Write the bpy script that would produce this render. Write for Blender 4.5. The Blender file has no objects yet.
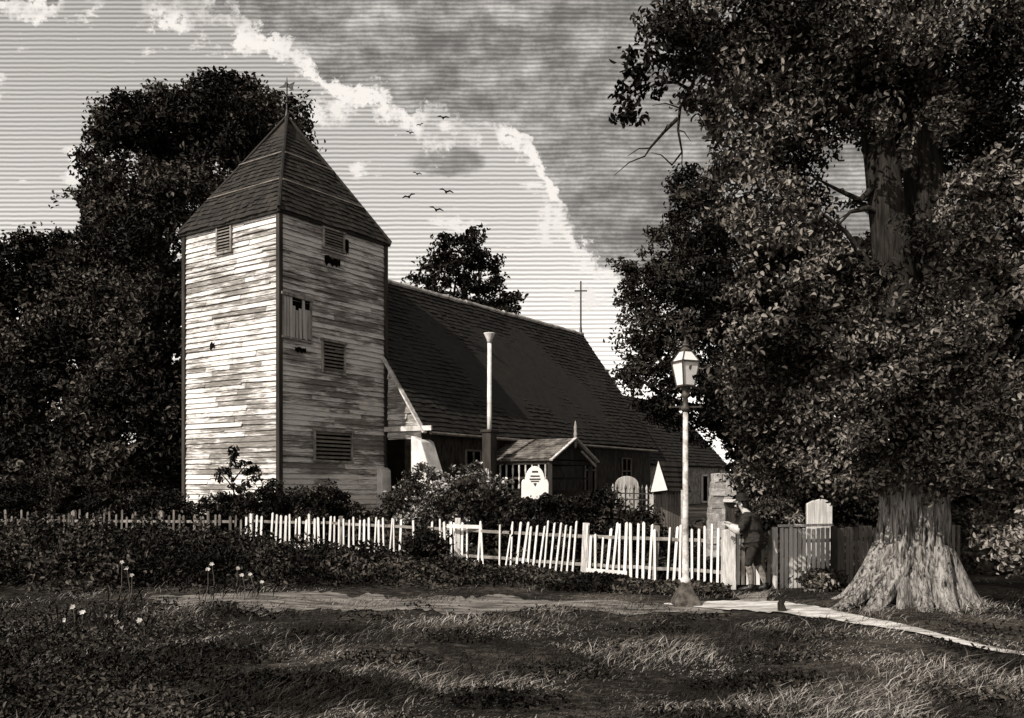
import bpy, bmesh, math, random
import numpy as np
from mathutils import Vector, noise as mnoise

random.seed(7)
rng = np.random.default_rng(11)
R = math.radians
SC = bpy.context.scene
COL = SC.collection

# ------------------------------------------------------------------ camera constants
F, CX, HY, EYE = 900.0, 512.0, 485.0, 2.1
def at(px, py, Y):
    return Vector(((px - CX) / F * Y, Y, EYE + (HY - py) / F * Y))
def X_of(px, Y): return (px - CX) / F * Y

# ------------------------------------------------------------------ materials
def warm(v, k=1.0):
    v = max(v, 0.0); k = k * (2.6 - 1.9 * min(v / .5, 1))
    return (v * (1 + .035 * k), v * (1 - .03 * k), v * (1 - .095 * k), 1)

class NT:
    def __init__(s, tree): s.t = tree
    def n(s, typ, **kw):
        nd = s.t.nodes.new(typ)
        for k, v in kw.items():
            setattr(nd, k, v)
        return nd
    def l(s, a, b): s.t.links.new(a, b)
    def val(s, sock, v):
        if hasattr(v, 'is_linked') or isinstance(v, bpy.types.NodeSocket): s.l(v, sock)
        else: sock.default_value = v
    def m(s, op, a, b=None, c=None, clamp=False):
        nd = s.n('ShaderNodeMath', operation=op, use_clamp=clamp)
        s.val(nd.inputs[0], a)
        if b is not None: s.val(nd.inputs[1], b)
        if c is not None: s.val(nd.inputs[2], c)
        return nd.outputs[0]
    def ramp(s, fac, pts, interp='LINEAR'):
        nd = s.n('ShaderNodeValToRGB'); nd.color_ramp.interpolation = interp
        e = nd.color_ramp.elements
        while len(e) < len(pts): e.new(.5)
        for el, (p, c) in zip(e, pts):
            el.position = p; el.color = c if not isinstance(c, (int, float)) else (c, c, c, 1)
        s.l(fac, nd.inputs[0]); return nd.outputs[0]
    def mix(s, f, a, b, mode='MIX'):
        nd = s.n('ShaderNodeMix', data_type='RGBA', blend_type=mode)
        s.val(nd.inputs[0], f); s.val(nd.inputs[6], a); s.val(nd.inputs[7], b)
        return nd.outputs[2]
    def smooth(s, x, lo, hi):
        nd = s.n('ShaderNodeMapRange', interpolation_type='SMOOTHSTEP')
        s.val(nd.inputs[0], x); nd.inputs[1].default_value = lo; nd.inputs[2].default_value = hi
        return nd.outputs[0]
    def noise(s, vec, scale, detail=4, rough=.55, dist=0):
        nd = s.n('ShaderNodeTexNoise'); s.l(vec, nd.inputs['Vector'])
        nd.inputs['Scale'].default_value = scale; nd.inputs['Detail'].default_value = detail
        nd.inputs['Roughness'].default_value = rough; nd.inputs['Distortion'].default_value = dist
        return nd.outputs[0]
    def mapping(s, vec, scale=(1, 1, 1), rot=(0, 0, 0)):
        nd = s.n('ShaderNodeMapping'); s.l(vec, nd.inputs[0])
        nd.inputs['Scale'].default_value = scale; nd.inputs['Rotation'].default_value = rot
        return nd.outputs[0]

def new_mat(name, rough=.8, spec=.3):
    m = bpy.data.materials.new(name); m.use_nodes = True
    nt = NT(m.node_tree); b = m.node_tree.nodes['Principled BSDF']
    b.inputs['Roughness'].default_value = rough
    b.inputs['Specular IOR Level'].default_value = spec
    return m, nt, b

def mat_plain(name, lo, hi, scale=6, stretch=(1, 1, 1), rot=(0, 0, 0), island=0.0, rough=.8, bump=.3, bdist=.02, spec=.25, detail=5):
    m, nt, b = new_mat(name, rough, spec)
    co = nt.n('ShaderNodeTexCoord').outputs['Object']
    v = nt.mapping(co, stretch, rot)
    f = nt.noise(v, scale, detail, .62)
    f = nt.smooth(f, .3, .7)
    if island:
        r = nt.n('ShaderNodeNewGeometry').outputs['Random Per Island']
        f = nt.m('ADD', nt.m('MULTIPLY', f, 1 - island), nt.m('MULTIPLY', r, island))
    nt.l(nt.ramp(f, [(0, warm(lo)), (1, warm(hi))]), b.inputs['Base Color'])
    if bump:
        bp = nt.n('ShaderNodeBump'); bp.inputs['Strength'].default_value = bump; bp.inputs['Distance'].default_value = bdist
        nt.l(nt.noise(v, scale * 2.3, 5, .6), bp.inputs['Height']); nt.l(bp.outputs[0], b.inputs['Normal'])
    return m

def mat_leaf(name, lo, mid, hi, hi_at=.82, rough=.6, spec=.08):
    m, nt, b = new_mat(name, rough, spec)
    r = nt.n('ShaderNodeNewGeometry').outputs['Random Per Island']
    co = nt.n('ShaderNodeTexCoord').outputs['Object']
    clump_shade = nt.smooth(nt.noise(co, .5, 3, .5), .42, .60)  # clumps of light and shadow painted into the leaf colour
    f = nt.m('ADD', nt.m('MULTIPLY', r, .55), nt.m('MULTIPLY', clump_shade, .45))
    nt.l(nt.ramp(f, [(0, warm(lo)), (.5, warm(mid)), (hi_at, warm(hi)), (1, warm(hi * 1.35))]), b.inputs['Base Color'])
    return m

def mat_boards(name, along):
    """weathered white paint on clapboards; the grain runs along `along`"""
    m, nt, b = new_mat(name, .75, .2)
    co = nt.n('ShaderNodeTexCoord').outputs['Object']
    ang = math.atan2(along[1], along[0])
    rot = nt.n('ShaderNodeVectorRotate', rotation_type='Z_AXIS'); nt.l(co, rot.inputs[0]); rot.inputs['Angle'].default_value = -ang
    v = rot.outputs[0]
    streak = nt.noise(nt.mapping(v, (.42, .42, 4.2)), 1.7, 7, .68)
    patch = nt.noise(nt.mapping(v, (.5, .5, .8)), .75, 4, .6)
    grain = nt.noise(nt.mapping(v, (1.2, 1.2, 40)), 2.2, 4, .7)
    r = nt.n('ShaderNodeNewGeometry').outputs['Random Per Island']
    f = nt.m('ADD', nt.m('MULTIPLY', streak, .7), nt.m('MULTIPLY', patch, .68))
    f = nt.m('ADD', f, nt.m('MULTIPLY', nt.m('SUBTRACT', r, .5), .15))
    f = nt.m('ADD', f, nt.m('MULTIPLY', nt.m('SUBTRACT', grain, .5), .5))
    worn = nt.smooth(f, .615, .76)
    wood = nt.ramp(grain, [(.3, warm(.05)), (.68, warm(.34))])
    paint = nt.ramp(grain, [(.25, warm(.36)), (.55, warm(.82))])
    nt.l(nt.mix(worn, wood, paint), b.inputs['Base Color'])
    bp = nt.n('ShaderNodeBump'); bp.inputs['Strength'].default_value = .5; bp.inputs['Distance'].default_value = .02
    nt.l(nt.m('ADD', grain, streak), bp.inputs['Height']); nt.l(bp.outputs[0], b.inputs['Normal'])
    return m

def mat_bark(name, lo, hi, scale=1.0):
    m, nt, b = new_mat(name, .9, .15)
    co = nt.n('ShaderNodeTexCoord').outputs['Object']
    v = nt.mapping(co, (9 * scale, 9 * scale, 1.1 * scale))
    f = nt.noise(v, 1.6, 6, .65, .6)
    f2 = nt.noise(co, 1.1, 3)
    g = nt.m('ADD', nt.m('MULTIPLY', f, .8), nt.m('MULTIPLY', f2, .2))
    nt.l(nt.ramp(nt.smooth(g, .36, .62), [(0, warm(lo)), (1, warm(hi))]), b.inputs['Base Color'])
    bp = nt.n('ShaderNodeBump'); bp.inputs['Strength'].default_value = .9; bp.inputs['Distance'].default_value = .07
    nt.l(f, bp.inputs['Height']); nt.l(bp.outputs[0], b.inputs['Normal'])
    return m

# ------------------------------------------------------------------ object helpers
def tag(o, label=None, cat=None, group=None, kind=None):
    if label: o['label'] = label
    if cat: o['category'] = cat
    if group: o['group'] = group
    if kind: o['kind'] = kind
    return o

def world_base(p):
    v = Vector((0, 0, 0))
    while p is not None:
        v += p.location; p = p.parent
    return v

def empty(name, loc, label, cat, group=None):
    o = bpy.data.objects.new(name, None); COL.objects.link(o)
    o.location = loc; o.empty_display_size = .3
    return tag(o, label, cat, group)

def link_mesh(name, me, mats, parent):
    o = bpy.data.objects.new(name, me); COL.objects.link(o)
    for m in (mats if isinstance(mats, (list, tuple)) else [mats]): me.materials.append(m)
    if parent is not None: o.parent = parent
    return o

class MB:
    """collects faces in world coordinates, builds ONE mesh object"""
    def __init__(s): s.v = []; s.f = []; s.mi = []; s.smooth = False
    def face(s, pts, mi=0):
        i = len(s.v); s.v += [tuple(p) for p in pts]; s.f.append(tuple(range(i, i + len(pts)))); s.mi.append(mi)
    def mesh(s, vs, fs, mi=0):
        i = len(s.v); s.v += [tuple(p) for p in vs]
        for f in fs: s.f.append(tuple(i + k for k in f)); s.mi.append(mi)
    def hexa(s, b, t, mi=0):
        s.mesh(list(b) + list(t), [(3, 2, 1, 0), (4, 5, 6, 7), (0, 1, 5, 4), (1, 2, 6, 5), (2, 3, 7, 6), (3, 0, 4, 7)], mi)
    def obox(s, c, ax, ay, az, mi=0):
        c, ax, ay, az = Vector(c), Vector(ax), Vector(ay), Vector(az)
        b = [c - ax - ay - az, c + ax - ay - az, c + ax + ay - az, c - ax + ay - az]
        s.hexa(b, [p + 2 * az for p in b], mi)
    def bar(s, p, q, w, d=None, up=(0, 0, 1), mi=0):
        p, q = Vector(p), Vector(q); d = d or w
        t = (q - p); L = t.length; t.normalize(); up = Vector(up)
        if abs(t.dot(up)) > .95: up = Vector((0, 1, 0))
        x = t.cross(up).normalized(); y = x.cross(t).normalized()
        s.obox((p + q) / 2, x * w / 2, y * d / 2, t * L / 2, mi)
    def tube(s, pts, rad, seg=10, mi=0, cap=True):
        pts = [Vector(p) for p in pts]; n = len(pts)
        if not hasattr(rad, '__len__'): rad = [rad] * n
        i0 = len(s.v); ref = None
        for k, p in enumerate(pts):
            t = (pts[min(k + 1, n - 1)] - pts[max(k - 1, 0)]).normalized()
            if ref is None:
                ref = t.cross(Vector((0, 0, 1)) if abs(t.z) < .9 else Vector((1, 0, 0))).normalized()
            ref = (ref - t * ref.dot(t)).normalized(); bi = t.cross(ref)
            for j in range(seg):
                a = 2 * math.pi * j / seg
                s.v.append(tuple(p + (ref * math.cos(a) + bi * math.sin(a)) * rad[k]))
        for k in range(n - 1):
            for j in range(seg):
                a = i0 + k * seg + j; b2 = i0 + k * seg + (j + 1) % seg
                s.f.append((a, b2, b2 + seg, a + seg)); s.mi.append(mi)
        if cap:
            s.f.append(tuple(i0 + j for j in reversed(range(seg)))); s.mi.append(mi)
            s.f.append(tuple(i0 + (n - 1) * seg + j for j in range(seg))); s.mi.append(mi)
    def lathe(s, c, prof, seg=16, mi=0):
        c = Vector(c); s.tube([c + Vector((0, 0, z)) for r, z in prof], [max(r, .001) for r, z in prof], seg, mi)
    def prism(s, poly, ax, mi=0):
        """poly: world points, extruded by vector ax"""
        ax = Vector(ax); p = [Vector(q) for q in poly]; n = len(p)
        s.mesh(p + [q + ax for q in p], [tuple(reversed(range(n))), tuple(range(n, 2 * n))] + [(i, (i + 1) % n, n + (i + 1) % n, n + i) for i in range(n)], mi)
    def build(s, name, mats, parent=None, smooth=False, bevel=0):
        base = world_base(parent)
        me = bpy.data.meshes.new(name)
        me.from_pydata([(x - base.x, y - base.y, z - base.z) for x, y, z in s.v], [], s.f)
        me.polygons.foreach_set('material_index', s.mi)
        if smooth: me.polygons.foreach_set('use_smooth', [True] * len(s.f))
        me.update()
        o = link_mesh(name, me, mats, parent)
        if bevel:
            bm = bmesh.new(); bm.from_mesh(me); bmesh.ops.recalc_face_normals(bm, faces=bm.faces); bm.to_mesh(me); bm.free()
            md = o.modifiers.new('bevel', 'BEVEL'); md.width = bevel; md.segments = 2; md.limit_method = 'ANGLE'
        return o
    def build_top(s, name, mats, loc, smooth=False):
        """a thing that is one mesh, its origin at loc"""
        s.v = [(x - loc[0], y - loc[1], z - loc[2]) for x, y, z in s.v]
        o = s.build(name, mats, None, smooth); o.location = loc; return o

def grid_mesh(name, V, nu, nv, mat, parent=None, closed_u=False, smooth=True):
    base = np.array(world_base(parent))
    V = np.asarray(V, dtype=np.float64).reshape(-1, 3) - base
    f = []
    for j in range(nv - 1):
        for i in range(nu if closed_u else nu - 1):
            i2 = (i + 1) % nu
            f.append((j * nu + i, j * nu + i2, (j + 1) * nu + i2, (j + 1) * nu + i))
    me = bpy.data.meshes.new(name); me.from_pydata(V.tolist(), [], f)
    if smooth: me.polygons.foreach_set('use_smooth', [True] * len(f))
    me.update(); return link_mesh(name, me, mat, parent)

def quads_mesh(name, V, mat, parent=None):
    """V: (N,4,3) world coordinates, fast"""
    base = np.array(world_base(parent)); n = len(V)
    me = bpy.data.meshes.new(name)
    if V.shape[1] == 6:                                   # a leaf: two halves folded along the midrib
        me.vertices.add(n * 6); me.vertices.foreach_set('co', (V.reshape(-1, 3) - base).astype(np.float32).ravel())
        idx = (np.arange(n)[:, None] * 6 + np.array([[0, 1, 2, 3, 0, 3, 4, 5]])).astype(np.int32).ravel()
        me.loops.add(n * 8); me.loops.foreach_set('vertex_index', idx)
        me.polygons.add(n * 2); me.polygons.foreach_set('loop_start', np.arange(0, n * 8, 4, dtype=np.int32))
        me.update(calc_edges=True); me.validate()
        return link_mesh(name, me, mat, parent)
    me.vertices.add(n * 4); me.vertices.foreach_set('co', (V.reshape(-1, 3) - base).astype(np.float32).ravel())
    me.loops.add(n * 4); me.loops.foreach_set('vertex_index', np.arange(n * 4, dtype=np.int32))
    me.polygons.add(n); me.polygons.foreach_set('loop_start', np.arange(0, n * 4, 4, dtype=np.int32))
    me.update(calc_edges=True); me.validate()
    return link_mesh(name, me, mat, parent)

def unit(a): return a / (np.linalg.norm(a, axis=-1, keepdims=True) + 1e-9)

def leaf_quads(P, size, N=None, bias=.8, asp=.55):
    n = len(P); nn = rng.normal(size=(n, 3))
    if N is not None: nn = unit(nn) + bias * N
    nn = unit(nn); t = unit(np.cross(nn, rng.normal(size=(n, 3)))); b = np.cross(nn, t)
    s = (size * rng.uniform(.6, 1.4, n))[:, None]
    fold = nn * s * .13; droop = nn * s * -.10; w = b * s * asp * .5
    return np.stack([P - t * s * .5 + droop, P - t * s * .2 + w * .85 + fold, P + t * s * .2 + w * .8 + fold, P + t * s * .55 + droop,
                     P + t * s * .2 - w * .8 + fold, P - t * s * .2 - w * .85 + fold], 1)

def crown_points(blobs, per_m2, clump_r, per_clump, holes=()):
    """blobs: (px,py,Y,rx,ry[,rdepth m]) -> leaf points + outward normals; a hole is (px,py,rx,ry,Ymax)"""
    PP, NN = [], []
    for bl in blobs:
        px, py, Y, rx, ry = bl[:5]
        c = np.array(at(px, py, Y)); sx, sz = rx / F * Y, ry / F * Y
        sy = bl[5] if len(bl) > 5 else (sx + sz) / 2
        area = 4 * math.pi * ((sx * sy) ** 1.6 / 3 + (sx * sz) ** 1.6 / 3 + (sy * sz) ** 1.6 / 3) ** (1 / 1.6)
        k = max(6, int(area * per_m2))
        d = unit(rng.normal(size=(k, 3)))
        rad = rng.uniform(.55, 1.0, k) ** .6 + rng.normal(0, .10, k)
        q = c + d * rad[:, None] * np.array([sx, sy, sz])
        cr = clump_r * rng.uniform(.5, 1.35, k)
        m = per_clump
        off = unit(rng.normal(size=(k, m, 3))) * (rng.uniform(0, 1, (k, m, 1)) ** .5)
        off[..., 2] *= .6
        p = q[:, None, :] + off * cr[:, None, None]
        out = np.repeat(d[:, None, :], m, 1) * .6 + off * .8
        out[..., 2] += .35
        PP.append(p.reshape(-1, 3)); NN.append(unit(out.reshape(-1, 3)))
    P = np.concatenate(PP); N = np.concatenate(NN)
    for hx, hy, hrx, hry in holes:
        px = P[:, 0] / P[:, 1] * F + CX; py = HY - (P[:, 2] - EYE) / P[:, 1] * F
        keep = ((px - hx) / hrx) ** 2 + ((py - hy) / hry) ** 2 > rng.uniform(.55, 1.25, len(P))
        P, N = P[keep], N[keep]
    return P, N

def add_limb(mb, p, q, r0, r1, bend=.12, seg=8, n=7):
    p, q = Vector(p), Vector(q); L = (q - p).length
    off = Vector((random.uniform(-1, 1), random.uniform(-1, 1), random.uniform(-.3, .8))) * L * bend
    pts, rad = [], []
    for k in range(n):
        t = k / (n - 1)
        pts.append(p.lerp(q, t) + off * math.sin(math.pi * t) + Vector((random.uniform(-1, 1), random.uniform(-1, 1), random.uniform(-1, 1))) * L * .012)
        rad.append(r0 + (r1 - r0) * t)
    mb.tube(pts, rad, seg)
    return pts

# ------------------------------------------------------------------ ground height
FENCE = [(-120, 26.5), (60, 25.5), (230, 25.0), (340, 24.3), (460, 22.6), (583, 20.2), (690, 18.8), (728, 18.3), (772, 18.2), (822, 18.45), (878, 19.6), (1150, 21.5)]
FX = np.array([X_of(p, y) for p, y in FENCE]); FY = np.array([y for p, y in FENCE])
def sstep(a, b, x):
    t = np.clip((x - a) / (b - a), 0, 1); return t * t * (3 - 2 * t)
TREE = (X_of(916, 15.4), 15.4)
def G(x, y):
    x = np.asarray(x, float); y = np.asarray(y, float)
    d = y - np.interp(x, FX, FY)
    g = 1.05 * sstep(.4, 4.5, d) * (1 - .55 * sstep(3.2, 4.4, x) * (1 - sstep(5.2, 6.5, x)) * (1 - sstep(2, 9, d)))
    g = g + .16 * sstep(1, -8, x) * sstep(14, 22, y)
    fr = 1 - sstep(-1.5, .3, d)
    fr = fr * (1 - .9 * np.exp(-((y - 15.7 + .45 * np.maximum(x - 5, 0)) / 1.3) ** 2) * sstep(1.5, 3, x))
    g = g + fr * (.05 * np.sin(x * .9 + .4 * y) * np.cos(y * .7 - .3 * x) + .03 * np.sin(x * 2.1 - y * 1.3))
    tr = np.hypot(x - TREE[0], y - .5 - TREE[1])
    g = g + .20 * np.exp(-(tr / 1.3) ** 2)
    g = g + .9 * sstep(9, 4, y) * 0
    far = sstep(70, 500, np.hypot(x, y)); g = g * (1 - far * .6)
    return g
def g1(x, y): return float(G(x, y))

# ------------------------------------------------------------------ materials set
M = {}
M['tile'] = mat_plain('old clay tile', .004, .026, 3, island=.55, rough=.8, bump=.4)
M['shingle'] = mat_plain('dark shingle', .008, .042, 3, island=.5, rough=.8, bump=.5)
M['roofbase'] = mat_plain('roof underlay', .012, .025, 3)
M['ridge'] = mat_plain('pale ridge mortar', .25, .6, 3)
M['lead'] = mat_plain('dull lead', .09, .22, 4)
M['cornerboard'] = mat_plain('dark corner board', .015, .06, 3, (1, 1, .2))
M['frame'] = mat_plain('weathered frame wood', .12, .38, 5, (1, 1, .4))
M['slat'] = mat_plain('grey louvre slat', .06, .22, 5, island=.5)
M['shutter'] = mat_plain('pale shutter board', .2, .7, 6, (1, 1, .15), island=.5)
M['void'] = mat_plain('dark interior', .003, .008, 3, bump=0, spec=0)
M['render'] = mat_plain('whitewashed plaster', .55, .85, 3)
M['stone'] = mat_plain('rubble stone', .14, .45, 4, bump=.8, bdist=.06)
M['darkwall'] = mat_plain('dark flint wall', .012, .06, 7, (1, 1, .35), bump=.8, bdist=.05)
M['timber'] = mat_plain('dark porch timber', .015, .05, 4, (1, 1, .3))
M['barge'] = mat_plain('pale barge board', .35, .75, 5)
M['iron'] = mat_plain('black iron', .012, .03, 8, rough=.5, spec=.5)
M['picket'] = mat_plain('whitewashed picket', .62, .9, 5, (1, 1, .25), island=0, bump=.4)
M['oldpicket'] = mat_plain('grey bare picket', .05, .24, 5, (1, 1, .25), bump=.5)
M['post'] = mat_plain('pale oak post', .4, .8, 6, (4, 4, .5), bump=.6)
M['rail'] = mat_plain('fence rail wood', .12, .35, 4)
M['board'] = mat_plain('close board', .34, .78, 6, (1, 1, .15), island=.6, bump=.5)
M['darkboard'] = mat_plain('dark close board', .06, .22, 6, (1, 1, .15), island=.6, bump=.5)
M['lamp_paint'] = mat_plain('pale lamp paint', .2, .78, 5, rough=.5, bump=.2)
M['lamp_dark'] = mat_plain('dark lamp iron', .03, .09, 8, rough=.5)
M['lamp_base'] = mat_plain('grey lamp plinth', .02, .12, 7, bump=.4)
M['lampglass'] = mat_plain('lantern glass painted sky-bright', .84, .94, 4, rough=.15, bump=0, spec=.6)  # white base colour stands in for sky reflected in the panes
M['marble'] = mat_plain('white headstone', .82, .92, 5, bump=.2)
M['greystone'] = mat_plain('grey headstone', .22, .55, 5, (2, 2, .3), bump=.3)
M['palestone'] = mat_plain('pale striped grave board', .4, .8, 6, (3, 3, .2), bump=.3)
M['pierstone'] = mat_plain('pale rough stone', .10, .55, 5, island=.45, bump=.8, bdist=.04)
M['ink'] = mat_plain('cut lettering', .02, .05, 5, bump=0)
M['skin'] = mat_plain('skin', .42, .55, 9, rough=.6, bump=.1)
M['coat'] = mat_plain('dark coat cloth', .008, .035, 20, bump=.2)
M['shirt'] = mat_plain('pale shirt cloth', .4, .7, 14, bump=.4)
M['hat'] = mat_plain('black felt hat', .008, .018, 14)
M['breeches'] = mat_plain('dark breeches', .012, .035, 16)
M['stocking'] = mat_plain('grey stocking', .08, .24, 20)
M['boot'] = mat_plain('black boot', .008, .02, 10, rough=.4)
M['bird'] = mat_plain('black feather', .008, .02, 10)
M['path'] = mat_plain('pale trodden chalk', .16, .85, 2.2, (.8, 2.4, 1), bump=.8, bdist=.05, detail=10)
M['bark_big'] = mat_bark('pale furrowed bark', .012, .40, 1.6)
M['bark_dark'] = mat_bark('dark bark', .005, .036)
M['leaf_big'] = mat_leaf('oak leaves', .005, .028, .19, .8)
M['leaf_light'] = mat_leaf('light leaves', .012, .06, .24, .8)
M['leaf_left'] = mat_leaf('elm leaves', .004, .015, .095)
M['leaf_yew'] = mat_leaf('yew leaves', .003, .011, .05, .86)
M['leaf_far'] = mat_leaf('far tree leaves', .004, .011, .03)
M['leaf_shrub'] = mat_leaf('shrub leaves', .003, .011, .10, .86)
M['leaf_bloom'] = mat_leaf('blossoming shrub leaves', .01, .06, .55, .78)
M['grass'] = mat_leaf('grass blades', .004, .026, .30, .84, rough=.7)
M['weed'] = mat_leaf('weed leaves', .003, .010, .085, .87)
M['petal'] = mat_plain('white petals', .22, .6, 9, bump=0)
M['stem'] = mat_plain('plant stems', .05, .14, 9, bump=0)

def make_ground_mat():
    m, nt, b = new_mat('grassy earth', .95, .1)
    co = nt.n('ShaderNodeTexCoord').outputs['Object']
    a = nt.noise(co, .35, 5, .6); f = nt.noise(nt.mapping(co, (1, 1.6, 1)), 5, 6, .7)
    g = nt.m('ADD', nt.m('MULTIPLY', a, .55), nt.m('MULTIPLY', f, .45))
    nt.l(nt.ramp(nt.smooth(g, .38, .62), [(0, warm(.006)), (.5, warm(.02)), (1, warm(.09))]), b.inputs['Base Color'])
    bp = nt.n('ShaderNodeBump'); bp.inputs['Strength'].default_value = .8; bp.inputs['Distance'].default_value = .06
    nt.l(f, bp.inputs['Height']); nt.l(bp.outputs[0], b.inputs['Normal'])
    return m
M['ground'] = make_ground_mat()
M['track'] = mat_plain('worn earth track', .015, .30, 2.0, (.7, 2.6, 1), bump=.8, bdist=.05, detail=8)

# ------------------------------------------------------------------ ground, path
def build_ground():
    xs = np.unique(np.concatenate([np.linspace(-700, -40, 24), np.linspace(-40, -16, 40), np.arange(-16, 16, .25), np.linspace(16, 40, 40), np.linspace(40, 700, 24)]))
    ys = np.unique(np.concatenate([np.linspace(-200, -4, 12), np.arange(-4, 36, .25), np.linspace(36, 70, 40), np.linspace(70, 900, 30)]))
    Xg, Yg = np.meshgrid(xs, ys)
    V = np.stack([Xg, Yg, G(Xg, Yg)], -1)
    o = grid_mesh('ground', V, len(xs), len(ys), M['ground'])
    tag(o, kind='structure')
build_ground()

def strip(name, pts, mat, lift, jit, n=420, nw=9):
    """pts: (px, Y, half width m across in Y); ragged edges, follows the ground"""
    xs = np.array([X_of(p, y) for p, y, w in pts]); ys = np.array([y for p, y, w in pts]); ws = np.array([w for p, y, w in pts])
    t = np.linspace(0, len(pts) - 1, n); i = np.arange(len(pts))
    cx, cy, cw = np.interp(t, i, xs), np.interp(t, i, ys), np.interp(t, i, ws)
    def rag():
        k = np.exp(-np.linspace(-2, 2, 41) ** 2); k2 = np.exp(-np.linspace(-2, 2, 9) ** 2)
        return np.convolve(rng.normal(size=n), k / k.sum(), 'same') * jit * 2.2 + np.convolve(rng.normal(size=n), k2 / k2.sum(), 'same') * jit * .5
    up, dn = cw * (1 + rag()), cw * (1 + rag())
    rows = []
    for j in range(nw):
        s = j / (nw - 1); y = cy - dn + (up + dn) * s; x = cx + (s - .5) * .2 * cw
        rows.append(np.stack([x, y, G(x, y) + lift], -1))
    o = grid_mesh(name, np.stack(rows), n, nw, mat)
    return tag(o, kind='structure')
strip('track', [(150, 16.3, .1), (220, 16.2, .95), (330, 16.0, 1.15), (430, 16.0, 1.1), (540, 15.6, .75), (640, 15.4, .55), (720, 15.2, .4)], M['track'], .014, .45)
strip('path', [(664, 15.8, .05), (700, 15.7, .40), (750, 15.45, .78), (795, 15.1, .78), (835, 14.4, .60), (880, 13.5, .44), (950, 12.3, .30), (1040, 11.3, .2), (1200, 10.3, .16), (1500, 9.0, .2), (2200, 7.4, .3), (3200, 6.2, .4)], M['path'], .026, .26)
strip('gate_path', [(733, 17.9, .1), (737, 16.6, .55), (760, 16.5, .7), (768, 17.8, .1)], M['track'], .020, .2, 60)

# ------------------------------------------------------------------ church
AX = Vector((.571, .821, 0)).normalized(); BX = Vector((AX.y, -AX.x, 0)); UP = Vector((0, 0, 1))
C0 = Vector((-7.59, 30.35, 0))
def T(p, q, z): return C0 + AX * p + BX * q + UP * z
HALF, EAVE, APEX = 2.29, 10.42, 14.5
church = empty('church', T(0, 0, .95), 'old country church with a tall clapboard tower, pyramid roof and long dark tiled nave', 'church')

def clapboards(mb, O, d, L, n, z0, z1, bh=.165, top=None):
    """O: foot point, d along, n outward; boards in random lengths; `top(u)` optional upper limit"""
    O, d, n = Vector(O), Vector(d), Vector(n); z = z0
    while z < z1:
        u = 0
        while u < L:
            seg = min(random.choice((1.1, 1.7, 2.3, 3.1)) * random.uniform(.8, 1.2), L - u)
            if L - u - seg < .3: seg = L - u
            ua, ub = u, u + seg - .006
            h = bh
            if top:
                lim = min(top(ua), top(ub))
                if z + h > lim:
                    u += seg; continue
            dz0, dz1 = random.gauss(0, .008), random.gauss(0, .008)
            if random.random() < .06: dz0 += .05
            out = .058 + random.uniform(-.012, .016)
            a = O + d * ua + UP * (z - .02 + dz0) + n * out; b = O + d * ub + UP * (z - .02 + dz1) + n * out
            c = O + d * ub + UP * (z + h) + n * .012; e = O + d * ua + UP * (z + h) + n * .012
            a2, b2 = a - n * .03, b - n * .03
            mb.mesh([a, b, c, e, a2, b2], [(0, 1, 2, 3), (4, 5, 1, 0)])
            u += seg
        z += bh
walls = [(T(-HALF, -HALF, 0), BX, -AX, 'tower_wall'), (T(-HALF, HALF, 0), AX, BX, 'tower_wall'), (T(HALF, HALF, 0), -BX, AX, 'tower_wall'), (T(HALF, -HALF, 0), -AX, -BX, 'tower_wall')]
MBRD = {0: mat_boards('worn white clapboard', BX), 1: mat_boards('weathered clapboard', AX)}
for k, (O, d, n, nm) in enumerate(walls):
    mb = MB()
    mb.face([O + UP * .4, O + d * HALF * 2 + UP * .4, O + d * HALF * 2 + UP * 10.6, O + UP * 10.6])
    clapboards(mb, O, d, HALF * 2, n, .5, 10.5)
    w = mb.build(nm, MBRD[k % 2], church)
for sp in (-1, 1):
    for sq in (-1, 1):
        mb = MB(); c = T(sp * (HALF + .03), sq * (HALF + .03), 5.45)
        mb.obox(c, AX * .075, BX * .075, UP * 5.0); mb.build('corner_board', M['cornerboard'], church, bevel=.01)

def tiles(mb, P, e, L, s, H, n, tw, ch, lim=None, th=.03, gap=.006, sag=None):
    P, e, s, n = Vector(P), Vector(e), Vector(s), Vector(n); nv = int(math.ceil(H / ch))
    for r in range(nv):
        v0 = r * ch; v1 = min(v0 + ch * 1.12, H)
        lo, hi = lim(v0) if lim else (0, L)
        lo2, hi2 = lim(v1) if lim else (0, L)
        u = lo - (r % 2) * tw * .5
        while u < hi:
            a0, b0 = max(u, lo), min(u + tw - gap, hi)
            a1, b1 = min(max(u, lo2), hi2), max(min(u + tw - gap, hi2), lo2)
            if b0 - a0 > .02:
                l0 = th * random.uniform(.7, 1.5); dv = random.gauss(0, ch * .05)
                if random.random() < .03: dv -= ch * .25
                sg = [n * (sag(x, v) if sag else 0) for x, v in ((a0, v0), (b0, v0), (b1, v1), (a1, v1))]
                A = P + e * a0 + s * (v0 + dv) + n * l0 + sg[0]; B = P + e * b0 + s * (v0 + dv + random.gauss(0, .008)) + n * (l0 + random.gauss(0, .004)) + sg[1]
                Cc = P + e * b1 + s * v1 + n * .006 + sg[2]; D = P + e * a1 + s * v1 + n * .006 + sg[3]
                mb.mesh([A, B, Cc, D, A - n * th, B - n * th], [(0, 1, 2, 3), (4, 5, 1, 0)])
            u += tw
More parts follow.
